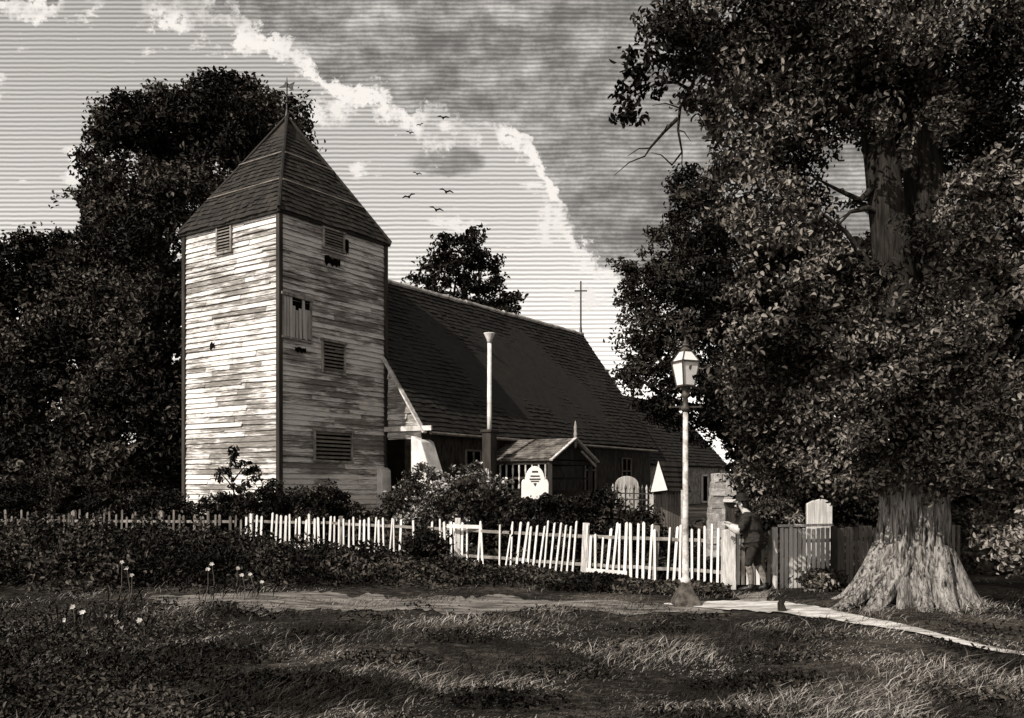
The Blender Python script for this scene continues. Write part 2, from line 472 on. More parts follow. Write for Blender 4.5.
# pyramid tower roof
EH = HALF + .17
roof = MB(); apex = T(0, 0, APEX)
band = MB()
for k, (d, n) in enumerate(((BX, -AX), (AX, BX), (-BX, AX), (-AX, -BX))):
    c = C0 + n * EH - d * EH + UP * (EAVE - .05); mid = C0 + n * EH + UP * (EAVE - .05)
    sl = (apex - mid); H = sl.length; s = sl.normalized(); nn = d.cross(s).normalized()
    if nn.z < 0: nn = -nn
    base = [c - nn * .02, c + d * 2 * EH - nn * .02, apex - nn * .02]
    roof.face(base)
    # slight bell-cast: the foot of the slope kicks out
    tiles(roof, c, d, 2 * EH, s, H, nn, .22, .2, lim=lambda v, H=H: (EH * v / H, 2 * EH - EH * v / H), th=.035,
          sag=lambda u, v: .05 * math.sin(v * 1.1) + .02 * math.sin(u * 2.3 + v))
    for vv in (.28 * H, .57 * H):
        m = EH * vv / H
        band.bar(c + d * m + s * vv + nn * .09, c + d * (2 * EH - m) + s * vv + nn * .09, .05, .03, nn)
    roof.bar(c - nn * .05 + s * .02, c + d * 2 * EH - nn * .05 + s * .02, .07, .12)
tr = roof.build('tower_roof', M['shingle'], church)
band.build('flashing', M['lead'], tr)
hip = MB()
for sp in (-1, 1):
    for sq in (-1, 1):
        e0 = T(sp * EH, sq * EH, EAVE - .02)
        hip.tube([e0.lerp(apex, t) + UP * .03 for t in np.linspace(0, 1, 14)], .06, 7)
hip.build('hip_tiles', M['shingle'], tr)
vane = MB(); z0 = APEX
vane.lathe(T(0, 0, z0 - .1), [(.09, 0), (.06, .2), (.03, .35), (.025, 1.25), (.012, 1.45)], 8)
vane.bar(T(-.22, .1, z0 + .72), T(.22, -.1, z0 + .72), .03); vane.bar(T(-.1, -.2, z0 + .72), T(.1, .2, z0 + .72), .03)
vane.lathe(T(0, 0, z0 + .45), [(.02, 0), (.07, .05), (.07, .1), (.02, .15)], 8)
vane.prism([T(0, 0, z0 + 1.0) + Vector((x, 0, z)) for x, z in ((-.28, .0), (.02, .02), (.22, -.1), (.2, .06), (.26, .2), (.08, .12), (-.05, .2), (-.1, .1))], (0, .03, 0))
vane.build('weathervane', M['iron'], tr)

def on_right(px, py):
    """point on the right-hand tower face that shows at a pixel -> (p, z)"""
    k = (px - CX) / F; o = C0 + BX * HALF
    p = (k * o.y - o.x) / (AX.x - k * AX.y); Y = o.y + AX.y * p
    return p, EYE + (HY - py) / F * Y
def on_left(px, py):
    k = (px - CX) / F; o = C0 - AX * HALF
    q = (k * o.y - o.x) / (BX.x - k * BX.y); Y = o.y + BX.y * q
    return q, EYE + (HY - py) / F * Y
def louvre(x0, y0, x1, y1, side, nsl, tilt=0, vertical=False, fw=.07, label=None):
    if side == 'r':
        (p0, za), (p1, zb) = on_right(x0, (y0 + y1) / 2), on_right(x1, (y0 + y1) / 2)
        zt = on_right((x0 + x1) / 2, y0)[1]; zb = on_right((x0 + x1) / 2, y1)[1]
        O = T(p0, HALF, 0); d, n, L = AX, BX, p1 - p0
    else:
        (q0, za), (q1, zb) = on_left(x0, (y0 + y1) / 2), on_left(x1, (y0 + y1) / 2)
        zt = on_left((x0 + x1) / 2, y0)[1]; zb = on_left((x0 + x1) / 2, y1)[1]
        O = T(-HALF, q0, 0); d, n, L = BX, -AX, q1 - q0
    mb = MB(); c = O + d * L / 2 + UP * (zt + zb) / 2
    mb.obox(c + n * .035, d * L / 2, n * .03, UP * (zt - zb) / 2)
    win = mb.build('louvred_window', M['void'], church)
    if label: win['label'] = label
    f = MB(); t = UP * tilt
    f.bar(O + UP * (zt + .02) + n * .09 - d * .08, O + d * (L + .08) + UP * (zt + .02) + n * .09 + t, fw + .02, .1, n)
    f.bar(O + UP * zb + n * .085 - d * .06, O + d * (L + .06) + UP * zb + n * .085 + t, fw, .09, n)
    f.bar(O + UP * zb + n * .08, O + UP * zt + n * .08, fw, .06, n); f.bar(O + d * L + UP * zb + n * .08, O + d * L + UP * zt + n * .08, fw, .06, n)
    f.build('frame', M['frame'], win, bevel=.006)
    s = MB()
    for k in range(nsl):
        if vertical:
            u = (k + .5) / nsl * L; j = random.uniform(-.03, .03)
            if k in (0, 1) and nsl > 6: zt2 = zt - .05
            else: zt2 = zt - random.choice((.05, .35, .3, .06, .42))
            s.bar(O + d * (u + j) + UP * (zb + .04 - random.uniform(0, .06)) + n * .10, O + d * u + UP * zt2 + n * .085, L / nsl * .8, .02, n)
        else:
            z = zb + .05 + (k + .5) / nsl * (zt - zb - .08)
            a = O + d * .03 + UP * z + n * .085; b = O + d * (L - .03) + UP * (z + random.gauss(0, .006)) + n * .085
            s.mesh([a + n * .03 - UP * .035, b + n * .03 - UP * .035, b - n * .02 + UP * .035, a - n * .02 + UP * .035], [(0, 1, 2, 3)])
    s.build('slats', M['shutter'] if vertical else M['slat'], win)
    return win
louvre(281, 297, 309, 339, 'r', 9, -.05, True, label='open belfry window with broken pale shutter slats')
louvre(321, 342, 343, 373, 'r', 8, -.02)
louvre(313, 431, 350, 461, 'r', 7, -.03, label='wide low louvred window')
louvre(322, 231, 342, 250, 'r', 6)
louvre(219, 226, 233, 253, 'l', 8)
for (x, y, w, h, sd) in ((331, 262, .34, .17, 'r'), (214, 346, .11, .13, 'l'), (299, 350, .22, .1, 'r'), (345, 247, .1, .3, 'r')):
    p, z = on_right(x, y) if sd == 'r' else on_left(x, y)
    hole = MB(); O, d, n = (T(p, HALF, z), AX, BX) if sd == 'r' else (T(-HALF, p, z), BX, -AX)
    xs_ = np.linspace(-w, w, 9); tp = [h * random.uniform(.35, 1) for _ in xs_]; bt_ = [-h * random.uniform(.2, 1.1) for _ in xs_]
    hole.prism([O + d * x_ + UP * z_ + n * .066 for x_, z_ in list(zip(xs_, bt_)) + list(zip(xs_[::-1], tp[::-1]))], n * .012)
    hole.build('board_hole', M['void'], church)

# nave
T0, T1, W, RZ, EZ = 2.4, 19.6, 3.95, 9.85, 4.25
def gable_wall(mb, t, w, ez, rz, n):
    for q in ([T(t, -w, .2), T(t, w, .2), T(t, w, ez), T(t, 0, rz), T(t, -w, ez)],): mb.face(q)
slope = (T(0, 0, RZ) - T(0, W, EZ)); SH = slope.length; sN = slope.normalized(); nN = AX.cross(sN).normalized()
if nN.z < 0: nN = -nN
nr = MB()
for sg in (1, -1):
    P = T(T0 - .15, sg * (W + .25), EZ - .25 * (RZ - EZ) / W); top = T(T0 - .15, 0, RZ)
    s = (top - P); H = s.length; s.normalize(); n = AX.cross(s).normalized(); n = n if n.z > 0 else -n
    L = T1 - T0 + .3
    nr.hexa([P - n * .02, P + AX * L - n * .02, P + AX * L + s * H - n * .02, P + s * H - n * .02], [P - n * .1, P + AX * L - n * .1, P + AX * L + s * H - n * .1, P + s * H - n * .1])
    tiles(nr, P, AX, L, s, H, n, .26, .205, th=.04, sag=lambda u, v: -.10 * math.sin(math.pi * min(max(u / 17.5, 0), 1)) * math.sin(math.pi * min(v / 7.2, 1)) + .03 * math.sin(u * 1.3) * math.sin(v * 1.1 + u * .4))
nave_roof = nr.build('nave_roof', M['tile'], church)
rt = MB()
for k in range(44):
    a = T(T0 - .1 + k * .395, 0, RZ + .02 + random.gauss(0, .012)); b = T(T0 - .1 + k * .395 + .38, 0, RZ + .02 + random.gauss(0, .012))
    rt.tube([a, b], .11, 8)
rt.build('ridge_tiles', M['ridge'], nave_roof)
nw = MB()
for sg in (1, -1):
    nw.face([T(T0, sg * W * .985, .2), T(T1, sg * W * .985, .2), T(T1, sg * W * .985, EZ), T(T0, sg * W * .985, EZ)])
nw.face([T(T1, -W * .985, .2), T(T1, W * .985, .2), T(T1, W * .985, EZ), T(T1, 0, RZ - .1), T(T1, -W * .985, EZ)])
nave_wall = nw.build('nave_wall', M['darkwall'], church)
gm = MB(); gO = T(T0, W * .985, 0)
gm.face([T(T0, -W * .985, .2), T(T0, W * .985, .2), T(T0, W * .985, EZ), T(T0, 0, RZ - .12), T(T0, -W * .985, EZ)])
clapboards(gm, T(T0, -W * .985, 0), BX, W * 1.97, -AX, 3.75, RZ - .2, .2, top=lambda u: EZ + (RZ - .15 - EZ) * (1 - abs(u - W * .985) / (W * .985)))
gm.build('gable_wall', MBRD[0], church)
vg = MB()
for sg in (1, -1):
    vg.bar(T(T0 - .2, sg * (W + .25), EZ - .42), T(T0 - .2, 0, RZ - .06), .05, .2, AX)
vg.bar(T(T0 - .2, 2.4, 4.0), T(T0 - .2, W + .55, 3.98), .06, .16)
vg.build('verge_board', M['barge'], church)
dv = MB(); dv.obox(T(T0 - .03, 2.95, 2.5), BX * .55, AX * .02, UP * 1.15); dv.build('doorway', M['void'], church)
bt = MB()
bt.prism([T(T0 - .25, W - .32, .3), T(T0 - .25, W + .95, .3), T(T0 - .25, W + .75, 1.9), T(T0 - .25, W + .12, 3.55), T(T0 - .25, W - .32, 3.75)], AX * .7)
bt.build('buttress', M['render'], church, bevel=.04)
bt = MB(); bt.prism([T(T0 - .5, 2.05, .3), T(T0 - .5, 2.62, .3), T(T0 - .5, 2.55, 2.6), T(T0 - .5, 2.05, 2.9)], AX * .5)
bt.build('buttress', M['render'], church, bevel=.04)
gt = MB(); gt.tube([T(T0, W + .33, EZ - .42), T(T1 * .55, W + .33, EZ - .47), T(T1, W + .33, EZ - .5)], .055, 7)
gt.build('gutter', M['lead'], church)
# dark windows in the nave wall (mostly in shade behind shrubs)
for t in (5.2, 13.6, 17.0):
    m2 = MB(); m2.obox(T(t, W * .985 + .02, 2.55), AX * .4, BX * .02, UP * .75); w_ = m2.build('nave_window', M['void'], church)
    f = MB()
    for a, b in (((-.44, -.79), (.44, -.79)), ((-.44, .79), (.44, .79)), ((-.44, -.79), (-.44, .79)), ((.44, -.79), (.44, .79)), ((0, -.75), (0, .75)), ((-.4, .2), (.4, .2))):
        f.bar(T(t + a[0], W * .985 + .06, 2.55 + a[1]), T(t + b[0], W * .985 + .06, 2.55 + b[1]), .06, .05, BX)
    f.build('frame', M['slat'], w_)
# cross on the far end of the ridge
fc = MB(); fc.lathe(T(T1 - .1, 0, RZ), [(.1, 0), (.06, .3), (.045, .5), (.04, 2.75)], 8)
fc.bar(T(T1 - .1, 0, RZ + 2.25) - Vector((.32, 0, 0)), T(T1 - .1, 0, RZ + 2.25) + Vector((.32, 0, 0)), .06)
fc.build('cross', M['iron'], church)
# chancel: lower, further on
cr = MB(); CW, CR, CE, T2 = 3.5, 7.1, 3.35, 30.5
for sg in (1, -1):
    P = T(T1, sg * (CW + .2), CE - .2); top = T(T1, 0, CR); s = top - P; H = s.length; s.normalize(); n = AX.cross(s).normalized(); n = n if n.z > 0 else -n
    L = T2 - T1
    cr.hexa([P - n * .02, P + AX * L - n * .02, P + AX * L + s * H - n * .02, P + s * H - n * .02], [P - n * .1, P + AX * L - n * .1, P + AX * L + s * H - n * .1, P + s * H - n * .1])
    tiles(cr, P, AX, L, s, H, n, .3, .24, th=.04)
cr.build('chancel_roof', M['tile'], church)
cw = MB(); cw.face([T(T1, CW, .2), T(T2, CW, .2), T(T2, CW, CE), T(T1, CW, CE)]); cw.face([T(T2, CW, .2), T(T2, -CW, .2), T(T2, -CW, CE), T(T2, 0, CR - .1), T(T2, CW, CE)])
cw.face([T(T1, -CW, .2), T(T2, -CW, .2), T(T2, -CW, CE), T(T1, -CW, CE)])
cw.build('chancel_wall', M['stone'], church)
bt = MB(); bt.prism([T(29.2, CW, .2), T(29.2, CW + 1.3, .2), T(29.2, CW + 1.1, 1.9), T(29.2, CW + .5, 2.5), T(29.2, CW, 3.0)], AX * 1.2); bt.build('buttress', M['stone'], church, bevel=.05)
m2 = MB(); m2.obox(T(27.2, CW + .02, 1.9), AX * .35, BX * .02, UP * .7); w_ = m2.build('chancel_window', M['void'], church)
f = MB()
for a, b in (((-.4, -.75), (.4, -.75)), ((-.4, .75), (.4, .75)), ((-.4, -.75), (-.4, .75)), ((.4, -.75), (.4, .75))):
    f.bar(T(27.2 + a[0], CW + .06, 1.9 + a[1]), T(27.2 + b[0], CW + .06, 1.9 + b[1]), .1, .08, BX)
f.build('frame', M['render'], w_)
# flue pipe
def on_w(px, w):
    k = (px - CX) / F; o = C0 + BX * w; p = (k * o.y - o.x) / (AX.x - k * AX.y); return p, o.y + AX.y * p
pt, pY = on_w(489.5, W + .75); fz = EYE + (HY - 334) / F * pY; mz = EYE + (HY - 432) / F * pY
fl = MB(); c = T(pt, W + .75, 0)
fl.lathe(c, [(.08, mz), (.085, mz + .5), (.075, fz - .3)], 14)
flue = fl.build('flue_pipe', M['render'], church, smooth=True)
fl = MB(); fl.lathe(c, [(.085, fz - .32), (.10, fz - .2), (.2, fz), (.21, fz + .03), (.12, fz + .03)], 14); fl.build('flue_cowl', M['render'], flue, smooth=True)
fl = MB(); fl.obox(c + UP * (.3 + (mz - .3) / 2), AX * .19, BX * .19, UP * (mz - .3) / 2); fl.obox(c + UP * (mz + .03), AX * .24, BX * .24, UP * .05); fl.build('flue_base', M['timber'], flue, bevel=.02)
# porch
PT, PW, PH, PE, HWD = 7.55, 6.6, 3.78, 3.02, 1.62
ps = MB()
for sg in (-1, 1):
    e0 = T(PT + sg * HWD, PW + .15, PE); top = T(PT, PW + .15, PH + .02); s = top - e0; H = s.length; s.normalize()
    n = (-BX).cross(s); n = n if n.z > 0 else -n; n.normalize()
    L = PW + .15 - W
    ps.hexa([e0 - n * .02, e0 - BX * L - n * .02, e0 - BX * L + s * H - n * .02, e0 + s * H - n * .02], [e0 - n * .07, e0 - BX * L - n * .07, e0 - BX * L + s * H - n * .07, e0 + s * H - n * .07])
    tiles(ps, e0, -BX, L, s, H, n, .24, .2, th=.035)
M['porchtile'] = mat_plain('lichened porch tile', .02, .24, 2.2, island=.35, bump=.4)
porch = ps.build('porch_roof', M['porchtile'], church)
g = MB()
for sg in (-1, 1):
    g.bar(T(PT + sg * (HWD + .05), PW + .2, PE - .05), T(PT, PW + .2, PH + .02), .05, .13, BX)
    if sg > 0: g.bar(T(PT + sg * HWD * .92, PW + .2, PE - .22), T(PT + .45, PW + .2, PH - .45), .05, .07, BX)
g.build('barge_board', M['barge'], porch)
g = MB(); g.lathe(T(PT, PW + .2, PH - .35), [(.03, 0), (.06, .1), (.05, .4), (.07, .5), (.05, .62), (.06, .75), (.015, 1.0)], 8); g.build('finial', M['frame'], porch)
g = MB()
g.face([T(PT - HWD * .9, PW + .05, PE), T(PT + HWD * .9, PW + .05, PE), T(PT, PW + .05, PH - .08)])
for sg in (-1, 1):
    g.bar(T(PT + sg * (HWD - .2), PW, .8), T(PT + sg * (HWD - .2), PW, PE), .16)
    g.bar(T(PT + sg * (HWD - .2), W, 2.9), T(PT + sg * (HWD - .2), PW, 2.9), .14)
    g.bar(T(PT + sg * (HWD - .2), W, 2.35), T(PT + sg * (HWD - .2), PW, 2.35), .08)
    g.obox(T(PT + sg * (HWD - .2), (W + PW) / 2, 1.35), AX * .05, BX * (PW - W) / 2, UP * .55)
g.bar(T(PT - HWD + .2, PW, 2.9), T(PT + HWD - .2, PW, 2.9), .14)
g.build('porch_frame', M['timber'], church)
for k in range(9):
    g = MB(); w = W + .25 + k * .28
    g.lathe(T(PT - HWD + .17, w, 1.9), [(.03, 0), (.045, .12), (.022, .3), (.04, .42), (.022, .52), (.04, .72), (.03, .95)], 7); g.build('baluster', M['barge'], church)
g = MB(); g.obox(T(PT, W + .02, 2.0), AX * .6, BX * .03, UP * 1.0); g.build('porch_door', M['void'], church)

# ------------------------------------------------------------------ fences
def fence_pt(px, dz=0):
    Y = np.interp(px, [p for p, y in FENCE], FY); x = X_of(px, Y); return Vector((x, Y, g1(x, Y) + dz))
def picket(parent, p, h, w, lean, lean2, mat, name='picket', th=.022, d=None, brk=0):
    p = Vector(p); d = d or Vector((1, 0, 0)); nrm = Vector((d.y, -d.x, 0))
    if nrm.y > 0: nrm = -nrm
    top = p + UP * h + d * lean + nrm * lean2; pt = top + (top - p).normalized() * w * .55
    mb = MB(); hw = d * w / 2; t = nrm * th / 2
    q = d * random.uniform(-.3, .3) * w
    prof = [p - hw, p + hw, top + hw, pt + q * (1 + brk), top - hw]
    mb.prism([v - t for v in prof], t * 2)
    return mb.build(name, mat, parent)
def rail(parent, pxs, h, mat, off=.05, w=.07, name='rail', sagv=0.0):
    mb = MB(); pts = [fence_pt(px, h + random.gauss(0, sagv)) + Vector((0, off, 0)) for px in pxs]
    for a, b in zip(pts, pts[1:]): mb.bar(a, b, .035, w)
    return mb.build(name, mat, parent)
def fdir(px):
    a, b = fence_pt(px - 6), fence_pt(px + 6); d = (b - a); d.z = 0; return d.normalized()

fl_ = empty('picket_fence', fence_pt(150), 'old grey picket fence half buried in weeds below the tall left tree and tower', 'fence')
for px in np.arange(-30, 243, 5.2):
    if random.random() < .14 or 188 < px < 192: continue
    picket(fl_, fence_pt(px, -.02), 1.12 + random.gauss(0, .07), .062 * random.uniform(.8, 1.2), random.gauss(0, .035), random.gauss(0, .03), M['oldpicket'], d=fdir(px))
rail(fl_, range(-30, 246, 12), .35, M['rail']); rail(fl_, range(-30, 246, 12), .92, M['rail'])
for px in (-20, 72, 160): picket(fl_, fence_pt(px, -.05) + Vector((0, .1, 0)), 1.22, .11, 0, 0, M['rail'], 'post', .1, fdir(px))

fr_ = empty('picket_fence', fence_pt(500), 'white picket fence with leaning pickets and gaps, running to the gate post by the lamp', 'fence')
px = 246.0
while px < 720:
    step = np.interp(px, [246, 400, 560, 720], [4.8, 5.1, 5.7, 6.4])
    skip = (404 < px < 412) or (417 < px < 441 and random.random() < .65) or (446 < px < 486 and random.random() < .15) or (486 < px < 496) or random.random() < .015
    if not skip:
        if px < 400: ln, h = random.gauss(.01, .035), 1.12
        elif px < 500: ln, h = random.gauss(-.01, .04), 1.14
        elif px < 585: ln, h = random.gauss(.17, .03), 1.24
        elif px < 606: ln, h = random.gauss(.02, .03), .95
        else: ln, h = random.gauss(.02, .03), 1.24
        low = .0
        if px > 586 and px < 626: low = .24
        picket(fr_, fence_pt(px, low - .02), h - low + random.gauss(0, .05), .052 * random.uniform(.75, 1.3), ln, random.gauss(0, .025), M['picket'], d=fdir(px), th=.025)
    px += step
for a, b in ((246, 412), (428, 500), (500, 585), (585, 724)):
    rail(fr_, list(range(a, b, 12)) + [b], .32, M['rail'], .045, sagv=.006); rail(fr_, list(range(a, b, 12)) + [b], .95, M['rail'], .045, sagv=.006)
for px, h, w, mt in ((250, 1.2, .12, 'rail'), (340, 1.2, .12, 'rail'), (457.5, 1.3, .14, 'post'), (583.5, 1.3, .15, 'post'), (655, 1.28, .12, 'rail')):
    p = fence_pt(px, -.05) + Vector((0, -.03 if mt == 'post' else .1, 0))
    mb = MB(); mb.bar(p, p + Vector((.06 if px > 560 else .01, 0, h)), w, .09, (0, 1, 0)); mb.build('post', M[mt], fr_, bevel=.012)
for (x0, y0, x1, y1, wd) in ((447, 526, 482, 527, .09), (446, 560, 477, 562, .07), (586, 570, 627, 573, .085)):
    Y = np.interp((x0 + x1) / 2, [p for p, y in FENCE], FY) - .18
    mb = MB(); mb.bar(at(x0, y0, Y + .15), at(x1, y1, Y - .1), .03, wd); mb.build('loose_rail', M['picket'], fr_)
gp = fence_pt(728, -.05) + Vector((0, -.05, 0))
mb = MB(); mb.hexa([gp + Vector(v) for v in ((-.14, -.12, 0), (.13, -.12, 0), (.13, .12, 0), (-.14, .12, 0))], [gp + Vector(v) for v in ((-.12, -.11, 1.24), (.12, -.11, 1.27), (.12, .11, 1.27), (-.12, .11, 1.24))])
mb.build('gate_post', M['post'], fr_, bevel=.02)

gate = empty('garden_gate', fence_pt(752), 'low picket gate closed behind the leaning man', 'gate')
for px in (738, 743, 748, 753.5, 758, 763.5, 768.5):
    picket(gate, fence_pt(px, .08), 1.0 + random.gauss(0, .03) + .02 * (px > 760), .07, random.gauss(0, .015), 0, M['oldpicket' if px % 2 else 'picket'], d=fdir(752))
rail(gate, (736, 771), .3, M['rail'], .04); rail(gate, (736, 771), .85, M['rail'], .04)

bf = empty('board_fence', fence_pt(800), 'close boarded grey fence panel to the right of the gate', 'fence')
p = fence_pt(774, -.05); mb = MB(); mb.bar(p + Vector((0, -.05, 0)), p + Vector((0, -.05, 1.3)), .1, .1); mb.build('post', M['post'], bf, bevel=.012)
def board_panel(parent, xa, xb, h, mat, name='board_panel'):
    mb = MB(); px = xa
    while px < xb:
        a, b = fence_pt(px, 0), fence_pt(px + 3.5, 0); off = Vector((0, random.uniform(-.012, .012), 0)); hh = h + random.gauss(0, .012)
        zb = min(a.z, b.z) - .1
        mb.hexa([Vector((a.x, a.y, zb)) + off, Vector((b.x, b.y, zb)) + off, Vector((b.x, b.y + .025, zb)) + off, Vector((a.x, a.y + .025, zb)) + off],
                [Vector((a.x, a.y, a.z + hh)) + off, Vector((b.x, b.y, a.z + hh)) + off, Vector((b.x, b.y + .025, a.z + hh)) + off, Vector((a.x, a.y + .025, a.z + hh)) + off])
        px += random.uniform(4.3, 4.9)
    return mb.build(name, mat, parent)
board_panel(bf, 780, 831, 1.22, M['board']); rail(bf, range(778, 834, 6), .35, M['rail'], .06); rail(bf, range(778, 834, 6), .95, M['rail'], .06)
mb = MB(); a, b = fence_pt(779, 1.27), fence_pt(832, 1.27); mb.bar(a, b, .09, .05); mb.build('capping', M['post'], bf)
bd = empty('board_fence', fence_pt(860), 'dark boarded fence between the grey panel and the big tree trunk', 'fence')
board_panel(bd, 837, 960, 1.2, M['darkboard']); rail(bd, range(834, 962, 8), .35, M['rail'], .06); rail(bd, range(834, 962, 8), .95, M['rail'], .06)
mb = MB(); p = fence_pt(833, -.05); mb.bar(p + Vector((0, -.06, 0)), p + Vector((0, -.06, 1.3)), .12, .1); mb.build('post', M['timber'], bd, bevel=.012)

# ------------------------------------------------------------------ graves and the little gabled shelter
def headstone(px, pytop, Y, pw, prof, mat, label, th=.12, name='headstone', hgt=None, yaw=0):
    top = at(px, pytop, Y); z0 = g1(top.x, Y); k = pw / F * Y; H = top.z - z0
    o = MB(); d = Vector((math.cos(yaw), math.sin(yaw), 0)); n = Vector((-d.y, d.x, 0))
    b = Vector((top.x, Y, z0))
    o.prism([b + d * u * k / 2 + UP * (z * H - (.1 if z == 0 else 0)) for u, z in prof], n * th)
    r = empty(name, b, label, 'gravestone')
    return r, o, b, k, H, d, n
arc = lambda cx, cy, rx, ry, a0, a1, n=10: [(cx + rx * math.cos(R(a0 + (a1 - a0) * i / n)), cy + ry * math.sin(R(a0 + (a1 - a0) * i / n))) for i in range(n + 1)]
prof = [(-.92, 0), (.92, 0), (.92, .55), (1.0, .62), (1.0, .80)] + arc(.83, .80, .17, .05, 0, 90, 3) + arc(0, .84, .72, .16, 0, 180, 14) + arc(-.83, .80, .17, .05, 90, 180, 3) + [(-1.0, .62), (-.92, .55)]
r, o, b, k, H, d, n = headstone(535, 466, 23.0, 27, prof, None, 'white headstone with round top and shoulders, standing above the dark shrubs before the porch')
o.build('slab', M['marble'], r, bevel=.012)
ins = MB()
for (u, z, w, h) in ((0, .935, .22, .010), (0, .885, .34, .008), (0, .850, .40, .008), (0, .825, .30, .006)):
    ins.obox(b + d * u * k / 2 + UP * z * H - n * .003, d * w * k / 2, n * .004, UP * h * H / 1.0)
ins.prism([b + d * u * k / 2 + UP * z * H - n * .008 for u, z in ((-.12, .80), (0, .765), (.12, .80), (.06, .81), (0, .80), (-.06, .81))], n * .006)
ins.build('inscription', M['ink'], r)
prof2 = [(-1, 0), (1, 0), (1, .82)] + arc(0, .82, 1, .18, 0, 180, 14) + [(-1, .82)]
r, o, b, k, H, d, n = headstone(627, 476, 24.5, 23, prof2, None, 'grey round-topped headstone behind the small iron grave railing')
o.build('slab', M['greystone'], r, bevel=.012)
prof3 = [(-1, 0), (1, 0), (1, .80), (.55, .95), (0, 1), (-.55, .95), (-1, .80)]
r, o, b, k, H, d, n = headstone(820, 499, 20.6, 25, [(-1, 0), (1, 0), (1, .90), (.8, .955), (.45, .99), (0.1, 1), (-.5, .975), (-1, .93)], None, 'pale pointed grave board rising behind the boarded fence under the big tree')
o.build('slab', M['palestone'], r, bevel=.012)
r, o, b, k, H, d, n = headstone(730.5, 502, 20.6, 10, [(-.8, 0), (.8, 0), (.8, .93), (1.1, .95), (1.1, 1), (-1.1, 1), (-1.1, .95), (-.8, .93)], None, 'narrow dark headstone with a pale flat cap, seen beside the man\'s hat')
o.build('slab', M['darkwall'], r)
cap = MB(); cap.obox(b + UP * (H + .03), d * k * .62, Vector((0, .12, 0)), UP * .03); cap.build('cap', M['render'], r)  # pale cap puts the lit top of the stone into colour

# a rough stone pier behind the gate post
px0, Y0 = 720, 21.2; b0 = Vector((X_of(px0, Y0), Y0, g1(X_of(px0, Y0), Y0)))
pr = empty('stone_pier', b0, 'pale pier of rough stones between the lamp post and the man, behind the fence', 'pier')
mb = MB(); z = b0.z - .1; zt = at(px0, 478, Y0).z; hw0 = 12.5 / F * Y0
while z < zt:
    ch_ = random.uniform(.13, .2); t = (z - b0.z) / (zt - b0.z); w_ = hw0 * (1 - .45 * max(t, 0) ** 2)
    x_ = -w_
    while x_ < w_ - .04:
        sw = min(random.uniform(.16, .34), w_ - x_); j = random.uniform(-.02, .02)
        mb.obox(b0 + Vector((x_ + sw / 2, j, z - b0.z + ch_ / 2)), (sw / 2 + .004, 0, random.uniform(-.01, .01)), (0, .2, 0), (random.uniform(-.008, .008), 0, ch_ / 2 + .006)); x_ += sw
    z += ch_
mb.build('masonry', M['pierstone'], pr, bevel=.014)
rl = empty('grave_railing', Vector((X_of(634, 23.2), 23.2, g1(X_of(634, 23.2), 23.2))), 'small iron spiked railing round a grave before the round-topped headstone', 'railing')
mb = MB()
for y in (493, 499, 516): mb.bar(at(612, y, 23.3), at(656, y + 1, 23.0), .03)
mb.build('rail', M['iron'], rl)
for i, px in enumerate(np.linspace(613, 655, 11)):
    mb = MB(); a = at(px, 489 + i * .15, 23.25); a2 = Vector((a.x, a.y, g1(a.x, a.y)))
    mb.bar(a2, a, .035); mb.lathe(a, [(.03, 0), (.035, .05), (.004, .14)], 6); mb.build('bar', M['iron' if i % 2 else 'greystone'], rl)

sh = empty('gabled_shelter', Vector((X_of(668, 22.5), 22.5, g1(X_of(668, 22.5), 22.5))), 'small boarded shelter with a bright white gable and dark roof left of the lamp post', 'shelter')
Ys = 22.5
gl, gr_, ga = at(650, 492, Ys), at(665, 490, Ys), at(657.5, 463, Ys)
mb = MB(); mb.prism([v + Vector((0, -.12, 0)) for v in (gl, gr_ + Vector((.04, 0, .0)), ga + Vector((0, 0, .05)))], Vector((.03, .16, 0))); mb.build('gable', M['marble'], sh)
bk = Vector((.72, .6, -.02))
mb = MB(); 
A, B = ga + Vector((-.01, -.06, .06)), gr_ + Vector((.03, -.06, -.02))
for i in range(6):
    t0, t1 = i / 6, (i + 1) / 6 + .03
    p0, p1 = A.lerp(B, t0), A.lerp(B, t1); o_ = Vector((.02, -.01, .02))
    mb.hexa([p0, p1 + o_, p1 + o_ + bk, p0 + bk], [p0 + Vector((-.0, 0, -.04)), p1, p1 + bk, p0 + bk + Vector((0, 0, -.04))])
A2, B2 = ga + Vector((0, -.06, .06)), gl + Vector((-.03, -.06, -.02))
mb.hexa([A2, B2, B2 + bk, A2 + bk], [v + Vector((0, 0, -.035)) for v in (A2, B2, B2 + bk, A2 + bk)])
mb.build('roof', M['timber'], sh)
mb = MB()
for i in range(13):
    a = at(651 + i * 2.6, 491, Ys + .12 + i * .03); w = 2.3 / F * Ys; gz = g1(a.x, a.y) - .3
    mb.obox(Vector((a.x, a.y, (a.z + gz) / 2 - .02)), Vector((w / 2, .01, 0)), Vector((0, .012, 0)), UP * ((a.z - gz) / 2))
mb.build('board_wall', M['darkboard'], sh)
mb = MB()
for px in (651.5, 683):
    a = at(px, 490, Ys + .05); mb.bar(Vector((a.x, a.y, g1(a.x, a.y) - .2)), a, .09)
mb.build('post', M['barge'], sh)

